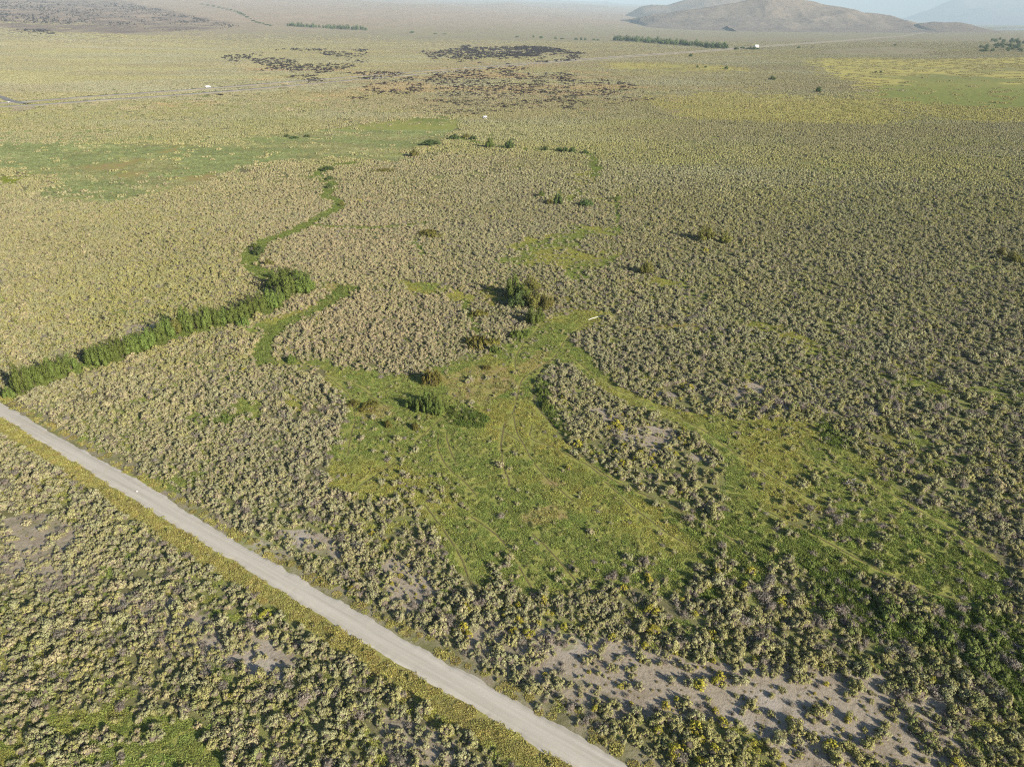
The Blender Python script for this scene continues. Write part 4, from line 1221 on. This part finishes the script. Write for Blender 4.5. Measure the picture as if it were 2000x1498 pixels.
for q, kd, lab in (((1378, 470, 32, 38), 'olive', 'large lone olive tree standing in the right scrub field'), ((1416, 475, 24, 26), 'olive', 'smaller olive tree right of the large lone tree'),
                   ((1262, 536, 34, 28), 'olive', 'pale ragged olive tree alone at the upper meadow edge'), ((1954, 500, 20, 20), 'olive', 'left olive bushy tree of the pair near the right edge'),
                   ((1978, 512, 22, 30), 'olive', 'right olive bushy tree of the pair near the right edge'), ((810, 307, 18, 20), 'olive', 'round tree with long shadow at the upper grass corner'),
                   ((842, 284, 12, 34), 'dark', 'wide low dark bush left of the upper ditch'), ((888, 273, 11, 22), 'dark', 'dark bush at the left end of the upper ditch'),
                   ((910, 270, 9, 18), 'olive', 'small olive bush behind the upper ditch'), ((957, 289, 20, 20), 'willow', 'bright green tree on the upper ditch'),
                   ((995, 291, 18, 20), 'dark', 'dark rounded tree on the upper ditch'), ((1057, 385, 16, 16), 'willow', 'small green tree left of the upper green patches'),
                   ((1090, 400, 24, 18), 'dark', 'tall dark tree among the upper green patches'), ((1073, 400, 14, 18), 'olive', 'low bushy tree left of the tall dark tree'),
                   ((1145, 403, 15, 26), 'dark', 'wide dark bush at the right of the upper green patches'), ((1065, 294, 9, 12), 'dark', 'small dark bush first along the ditch right half'),
                   ((1092, 296, 9, 12), 'dark', 'small dark bush second along the ditch right half'), ((1104, 298, 11, 13), 'dark', 'small dark bush third along the ditch right half'),
                   ((1118, 298, 11, 13), 'dark', 'small dark bush fourth along the ditch right half'), ((1143, 301, 9, 14), 'dark', 'small dark bush at the ditch bend'),
                   ((924, 274, 9, 14), 'dark', 'small dark bush between the ditch end and the green tree'),
                   ((640, 333, 8, 30), 'dark', 'low dark bush at the creek bend in the upper left'), ((644, 352, 9, 14), 'dark', 'dark bush on the creek below the upper bend'),
                   ((644, 368, 10, 12), 'dark', 'dark bush on the narrow creek reach'), ((668, 402, 9, 12), 'olive', 'small green bush beside the creek bow'),
                   ((508, 498, 20, 20), 'dark', 'dark bush at the foot of the curved creek'), ((526, 520, 18, 18), 'olive', 'olive bush above the big creek clump'),
                   ((1598, 181, 12, 10), 'dark', 'lone tree in the far right pasture edge'), ((1508, 157, 8, 12), 'dark', 'lone distant bush behind the far pasture'),
                   ((1349, 112, 6, 8), 'dark', 'lone dark bush between the highway and the yellow pasture'), ((1362, 133, 5, 5), 'dark', 'small dark bush at the yellow pasture edge'),
                   ((1418, 136, 7, 7), 'dark', 'rounder dark bush at the yellow pasture end'), ((1378, 133, 4, 6), 'dark', 'grey bush beside the yellow pasture'),
                   ((575, 271, 5, 18), 'dark', 'dark low bush on the upper grass flat'), ((560, 268, 5, 12), 'dark', 'dark low bush left on the upper grass flat'),
                   ((600, 268, 5, 12), 'dark', 'dark low bush right on the upper grass flat'),
                   ((1450, 96, 4, 11), 'dark', 'dark bush left of the white house'), ((1560, 95, 4, 5), 'dark', 'lone bush right of the white house'),
                   ((1710, 143, 4, 5), 'dark', 'left small bush of the pair in the far pasture'), ((1720, 143, 4, 6), 'dark', 'right small bush of the pair in the far pasture'),
                   ((1748, 90, 3, 7), 'dark', 'tiny distant bush beyond the green field')):
    tree('tree' if 'tree' in lab else 'bush', *q, kd, lab, 'tree' if 'tree' in lab else 'bush')
# low mounds of rush and green brush
MOUND = [shrub_mesh('rush_mound_%d' % i, nc=26, per=34, R=3.0, H=1.5, cr=.62, leaf=(.42, .2), stems=4, mats=[M_RUSH if i < 2 else M_WILLOW, M_STEM]) for i in range(4)]
for (u_, v_, hp, wp, k, nm, lab) in ((935, 676, 15, 66, 0, 'rush_mound', 'wide dark olive rush mound at the right edge of the scrub island'), (962, 674, 11, 40, 1, 'rush_mound', 'small olive rush mound right of the widest mound'),
                                     (843, 748, 24, 50, 0, 'rush_mound', 'steep brownish rush mound above the meadow clump'), (936, 618, 10, 44, 1, 'rush_mound', 'olive rush mound among the scrub left of the grove'),
                                     (720, 795, 6, 60, 1, 'rush_mound', 'flat brown rush patch left of the meadow clump'), (690, 790, 5, 34, 0, 'rush_mound', 'flat brown rush patch beside the left cattle path'),
                                     (950, 720, 6, 24, 0, 'rush_mound', 'little rush mound in the middle of the meadow top'), (757, 833, 11, 24, 1, 'rush_mound', 'rush tussock left of two below the meadow clump'),
                                     (812, 838, 11, 24, 1, 'rush_mound', 'rush tussock right of two below the meadow clump'), (840, 460, 9, 56, 1, 'rush_mound', 'flat dark rush patch high in the scrub island'),
                                     (750, 335, 4, 56, 1, 'rush_mound', 'flat dark green rush patch near the upper grass flat'),
                                     (968, 688, 12, 30, 2, 'green_bush', 'bright green bush left of the meadow neck'), (1008, 660, 14, 34, 3, 'green_bush', 'bright green bush below the grove'),
                                     (1030, 655, 10, 24, 2, 'green_bush', 'small green bush right below the grove'), (915, 822, 5, 30, 3, 'green_bush', 'green bush right of the meadow clump'),
                                     (888, 812, 6, 22, 2, 'green_bush', 'green bush touching the meadow clump'), (940, 812, 5, 22, 2, 'green_bush', 'low green bush farthest right of the meadow clump'),
                                     (1200, 392, 6, 26, 3, 'green_bush', 'low green bush in the upper green patches'), (475, 636, 14, 34, 3, 'green_bush', 'pale green bush in front of the willow row'),
                                     (570, 708, 14, 22, 3, 'green_bush', 'green bush at the foot of the scrub island'), (1060, 770, 12, 26, 3, 'green_bush', 'upper green bush beside the curved cattle path'),
                                     (1066, 795, 12, 26, 2, 'green_bush', 'lower green bush beside the curved cattle path'), (500, 487, 9, 26, 2, 'green_bush', 'green bush in the creek bow')):
    x, y, t = gnd1(u_, v_); s = t / F
    ob = link(nm, MOUND[k], None, (x, y, 0)); ob.rotation_euler = (0, 0, rng.uniform(0, 6)); ob.scale = (wp * s / 7.2, wp * s / 8.5, hp * s / .9 / 1.6)
    tag(ob, lab, 'bush')
# far rows of trees
for k in range(46):
    f = k / 45
    tree('windbreak_tree', 1200 + 220 * f + rng.uniform(-2, 2), 79 + 16.5 * f + rng.uniform(-.8, 1.0), rng.uniform(7, 11.5) if f > .03 else 8, rng.uniform(7, 11), 'far', 'distant dark tree in the long windbreak beyond the highway', 'tree', 'long windbreak beyond the highway')
for k in range(34):
    f = k / 33
    if .40 < f < .44:
        continue
    tree('orchard_tree', 563 + 151 * f + rng.uniform(-1.5, 1.5), 52.2 + 7.6 * f + rng.uniform(-.4, .4), rng.uniform(4.5, 8.5), rng.uniform(4.5, 7), 'far', 'distant blue green tree in the shorter row at the fan foot', 'tree', 'shorter tree row at the fan foot')
for k, (u_, v_, h_, w_) in enumerate([(1010, 73.5, 2.5, 7), (1042, 74, 4, 4), (1057, 75.5, 4, 8), (1085, 77, 3.8, 6), (1098, 77.5, 2.6, 8), (1125, 78.5, 3.6, 7), (1135, 79, 4.5, 5), (1143, 79.3, 4.5, 5), (1160, 79.5, 3, 7), (1168, 80, 3, 6), (805, 65, 3, 10), (850, 67.5, 1.8, 8), (868, 68, 1.6, 10)]):
    tree('hedgerow_bush', u_, v_, h_, w_, 'far', 'distant dark bush in the broken hedgerow across the plain', 'bush', 'broken hedgerow across the plain')
for k in range(58):
    v_ = 76 + 26 * rng.uniform(0, 1) ** .8; u_ = rng.uniform(1912 + max(0, (95 - v_)) * 1.6, 2025)
    tree('woodland_tree', u_, v_, rng.uniform(3.2, 5.5), rng.uniform(5, 9), 'far', 'distant tree of the dark woodland by the right edge', 'tree', 'dark woodland by the right edge')
# creek line on the upper fan
for k in range(22):
    f = k / 21; L = [(385, 8), (430, 16), (462, 24), (475, 30), (500, 44.5), (528, 51.5)]
    q = np.interp(f * 5, range(6), [a for a, b in L]), np.interp(f * 5, range(6), [b for a, b in L])
    tree('fan_creek_bush', q[0], q[1], rng.uniform(1.5, 3.0), rng.uniform(5, 9), 'far', 'distant bush in the creek line climbing the pink fan', 'bush', 'creek line on the pink fan')

# ------------------------------------------------------------------ small built things
def empty(nm, u_, v_, rz, label, cat, group=None):
    x, y, t = gnd1(u_, v_)
    r = bpy.data.objects.new(nm, None); COL.objects.link(r); r.location = (x, y, float(terr(np.float64(x), np.float64(y)))); r.rotation_euler = (0, 0, rz)
    return tag(r, label, cat, group)


def wheels(r, xs, y, rad=.36):
    for x in xs:
        for s in (-1, 1):
            b = MB(); b.tube([(x, s * y - .12, rad), (x, s * y + .12, rad)], [rad, rad], 12)
            b.tube([(x, s * y - .13, rad), (x, s * y - .12, rad)], [.02, rad], 12); b.tube([(x, s * y + .12, rad), (x, s * y + .13, rad)], [rad, .02], 12)
            link('wheel', b.mesh('wheel', [M_TYRE]), r)


def car(u_, v_, rz, label, paint, zo=1.43):
    r = empty('car', u_, v_, rz, label, 'car'); r.location.z += zo
    b = MB(); b.box((0, 0, .62), (4.6, 1.85, .62), 0, (.96, .94)); b.box((-.2, 0, 1.2), (2.7, 1.7, .56), 0, (.72, .86))
    link('body', b.mesh('car_body', [paint]), r)
    b = MB(); b.box((-.2, 0, 1.2), (2.3, 1.74, .34), 0, (.80, .9)); b.box((-.2, 0, 1.2), (2.74, 1.5, .34), 0, (.80, .9)); link('window', b.mesh('car_window', [M_GLASS]), r)
    wheels(r, (-1.4, 1.4), .82)
    return r


hw_a = math.atan2(*(HIGHN[6] - HIGHN[4])[::-1])
r = empty('truck', 407, 179.6, hw_a, 'white box truck driving on the highway at the upper left', 'truck'); r.location.z += .3
x, y, t = gnd1(407, 174.4); r.location = (x, y, 1.45)
b = MB(); b.box((-1.2, 0, 2.3), (7.0, 2.5, 2.7), 0); link('cargo_box', b.mesh('truck_box', [M_WHITE]), r)
b = MB(); b.box((3.6, 0, 1.7), (2.1, 2.3, 2.0), 0, (.75, .95), (-.25, 0)); link('cab', b.mesh('truck_cab', [M_WHITE]), r)
b = MB(); b.box((4.45, 0, 2.1), (.3, 2.0, .8), 0, (.8, .9), (-.2, 0)); link('windscreen', b.mesh('truck_windscreen', [M_GLASS]), r)
b = MB(); b.box((.2, 0, .75), (9.0, 1.1, .3), 0); link('chassis', b.mesh('truck_chassis', [M_STEEL]), r)
wheels(r, (-3.2, 3.4), 1.05, .5)
PAINT2 = plain_mat('silver_paint', (.6, .62, .64), .35, var=.05)
car(17.5, 203.2, .3, 'white car waiting at the highway junction on the left', M_WHITE)
car(908, 134.0, hw_a, 'white car on the highway amid the lava outcrops', M_WHITE)
car(1121, 118.6, hw_a, 'white car on the highway right of the lava outcrops', M_WHITE)
car(1360, 100.2, hw_a, 'silver car on the far highway below the windbreak', PAINT2)


def house(nm, u_, v_, rz, L, W, H, label, cat):
    r = empty(nm, u_, v_, rz, label, cat)
    b = MB(); b.box((0, 0, H / 2), (L, W, H)); link('wall', b.mesh('house_wall', [M_WHITE]), r)
    h = W * .3; b = MB()
    x0, y0 = L / 2 + .3, W / 2 + .3
    V = [(-x0, -y0, H), (x0, -y0, H), (x0, y0, H), (-x0, y0, H), (-x0, 0, H + h), (x0, 0, H + h)]
    b.add(V, [(0, 1, 5, 4), (2, 3, 4, 5), (3, 2, 1, 0)]); b.add(V, [(0, 4, 3, 3), (1, 2, 5, 5)]) if False else None
    link('roof', b.mesh('house_roof', [M_ROOF if nm == 'shed' else M_WHITE]), r)
    b = MB(); b.add([(-L / 2, -W / 2, H), (-L / 2, W / 2, H), (-L / 2, 0.02, H + h - .1), (-L / 2, -.02, H + h - .1)], [(0, 1, 2, 3)])
    b.add([(L / 2, -W / 2, H), (L / 2, W / 2, H), (L / 2, 0.02, H + h - .1), (L / 2, -.02, H + h - .1)], [(3, 2, 1, 0)]); link('gable', b.mesh('house_gable', [M_WHITE]), r)
    b = MB(); b.box((L * .1, -W / 2 - .02, 1.05), (1.0, .08, 2.1)); link('door', b.mesh('house_door', [M_GLASS]), r)
    for k in (-.3, .32):
        b = MB(); b.box((L * k, -W / 2 - .02, H * .55), (1.3, .08, 1.1)); link('window', b.mesh('house_window', [M_GLASS]), r)
    return r


house('house', 1477, 94.2, .3, 17, 11, 9, 'white house beside dark trees along the far highway', 'house')
for k, (u_, v_, h_, w_) in enumerate([(1460, 97, 3.5, 7), (1466, 97.4, 5, 9), (1473, 97.6, 5, 9), (1480, 97.4, 3.6, 8), (1438, 97.6, 5, 10), (1413, 96.8, 5, 6), (1380, 95.2, 4, 8), (1392, 95.6, 4, 8)]):
    tree('roadside_tree', u_, v_, h_, w_, 'far', 'distant dark tree near the white house by the highway', 'tree', 'trees near the white house')
house('shed', 947, 232.5, .5, 4.2, 3.0, 2.5, 'small white shed with dark side near the lava outcrops', 'shed')
x, y, t = gnd1(950.5, 231)
b = MB(); b.tube([(0, 0, 0), (0, 0, 9)], [.16, .11], 6); b.box((0, 0, 8.3), (1.8, .12, .14)); tag(link('utility_pole', b.mesh('utility_pole', [M_BARK]), None, (x, y, 0)), 'thin dark utility pole right of the white shed', 'utility pole')
# white pipe lying in the meadow neck
b = MB(); A_, B_ = np.array(gnd1(1149, 626)[:2]), np.array(gnd1(1179, 616.5)[:2]); L_ = np.hypot(*(B_ - A_))
pts = [(L_ * f - L_ / 2, .25 * math.sin(f * 5), .22) for f in np.linspace(0, 1, 9)]
b.tube(pts, [.11] * 9, 10)
ob = tag(link('pipe', b.mesh('pipe', [M_WHITE]), None, (*((A_ + B_) / 2), 0)), 'long white pipe lying on the grass in the meadow neck', 'pipe'); ob.rotation_euler = (0, 0, math.atan2(*(B_ - A_)[::-1]))
# fallen bleached branches
for (u_, v_, lab) in ((1652, 948, 'bleached fallen branches lying in the right meadow'), (1660, 940, 'smaller pale fallen branch beside the bleached branches')):
    b = MB()
    for k in range(7 if 'bleached fallen' in lab else 4):
        a = rng.uniform(-.6, .9); L_ = rng.uniform(1.0, 2.8)
        b.tube([(0, .1 * k, .15), (L_ * .5 * math.cos(a), L_ * .5 * math.sin(a), .5 + .1 * k), (L_ * math.cos(a + .2), L_ * math.sin(a + .2), .3 + rng.uniform(0, .7))], [.09, .06, .02], 5)
    x, y, t = gnd1(u_, v_); tag(link('fallen_branch', b.mesh('fallen_branch', [M_DEADWOOD]), None, (x, y, 0)), lab, 'branch')
# radio masts on the hill
for u_, h_, lab in ((1666, 60, 'taller thin radio mast on the far hill crest'), (1672, 45, 'shorter thin radio mast on the far hill crest')):
    x = float(ux(u_, YH)); zb = float(h_main(np.array([x]), np.array([YH]))[0])
    b = MB()
    for s in range(3):
        a = 2.094 * s; b.tube([(1.6 * math.cos(a), 1.6 * math.sin(a), -6), (.4 * math.cos(a), .4 * math.sin(a), h_)], [.35, .25], 4)
    for q in np.linspace(2, h_ - 3, 10):
        b.box((0, 0, q), (1.4, 1.4, .3))
    tag(link('radio_mast', b.mesh('radio_mast', [M_STEEL]), None, (x, YH, zb)), lab, 'radio mast')
# pale boulder on the road
b = MB(); b.box((0, 0, .08), (.42, .3, .2), 0, (.7, .7)); x, y, t = gnd1(268, 961)
tag(link('stone', b.mesh('stone', [M_WHITE]), None, (x, y, .2)), 'small white stone lying on the gravel road', 'stone')

# ------------------------------------------------------------------ air
b = MB(); b.box((0, 24000, 749), (100000, 64000, 1502))
hz = link('haze', b.mesh('haze', []))
m = bpy.data.materials.new('haze_air'); m.use_nodes = True; nt = m.node_tree; nt.nodes.clear()
out = nt.nodes.new('ShaderNodeOutputMaterial'); pvn = nt.nodes.new('ShaderNodeVolumePrincipled')
pvn.inputs['Color'].default_value = (.62, .82, 1.0, 1); pvn.inputs['Density'].default_value = 4.2e-5; pvn.inputs['Anisotropy'].default_value = -.12
nt.links.new(pvn.outputs[0], out.inputs['Volume'])
hz.data.materials.append(m); tag(hz, 'pale blue summer haze filling the valley', 'haze', kind='stuff')

# ------------------------------------------------------------------ light, sky, camera
EL, AZ = math.radians(22), math.radians(132.5)
sd = Vector((math.sin(AZ) * math.cos(EL), math.cos(AZ) * math.cos(EL), math.sin(EL)))
ld = bpy.data.lights.new('sun', 'SUN'); ld.energy = 5.0; ld.angle = math.radians(.5); ld.color = (1.0, .88, .71)
lo = bpy.data.objects.new('sun', ld); COL.objects.link(lo); lo.rotation_euler = (-sd).to_track_quat('-Z', 'Y').to_euler()
w = bpy.data.worlds.new('World'); scene.world = w; w.use_nodes = True; nt = w.node_tree
sky = nt.nodes.new('ShaderNodeTexSky'); sky.sky_type = 'NISHITA'; sky.sun_disc = False; sky.sun_elevation = EL; sky.sun_rotation = AZ; sky.altitude = 1200; sky.dust_density = 1.0
bg = nt.nodes['Background']; nt.links.new(sky.outputs[0], bg.inputs[0]); bg.inputs[1].default_value = .055
cd = bpy.data.cameras.new('camera'); cd.sensor_width = 36; cd.lens = 36 * F / 2000; cd.clip_start = 1; cd.clip_end = 120000
co = bpy.data.objects.new('camera', cd); COL.objects.link(co); co.location = (0, 0, HC); co.rotation_euler = (math.pi / 2 - PITCH, 0, 0)
scene.camera = co
scene.view_settings.view_transform = 'Standard'; scene.view_settings.look = 'None'; scene.view_settings.exposure = 1.08; scene.view_settings.gamma = 1
scene.cycles.use_denoising = False
scene.cycles.max_bounces = 4; scene.cycles.diffuse_bounces = 2; scene.cycles.glossy_bounces = 1; scene.cycles.transmission_bounces = 2; scene.cycles.volume_bounces = 0
scene.cycles.transparent_max_bounces = 4
scene.cycles.filter_width = 1.2
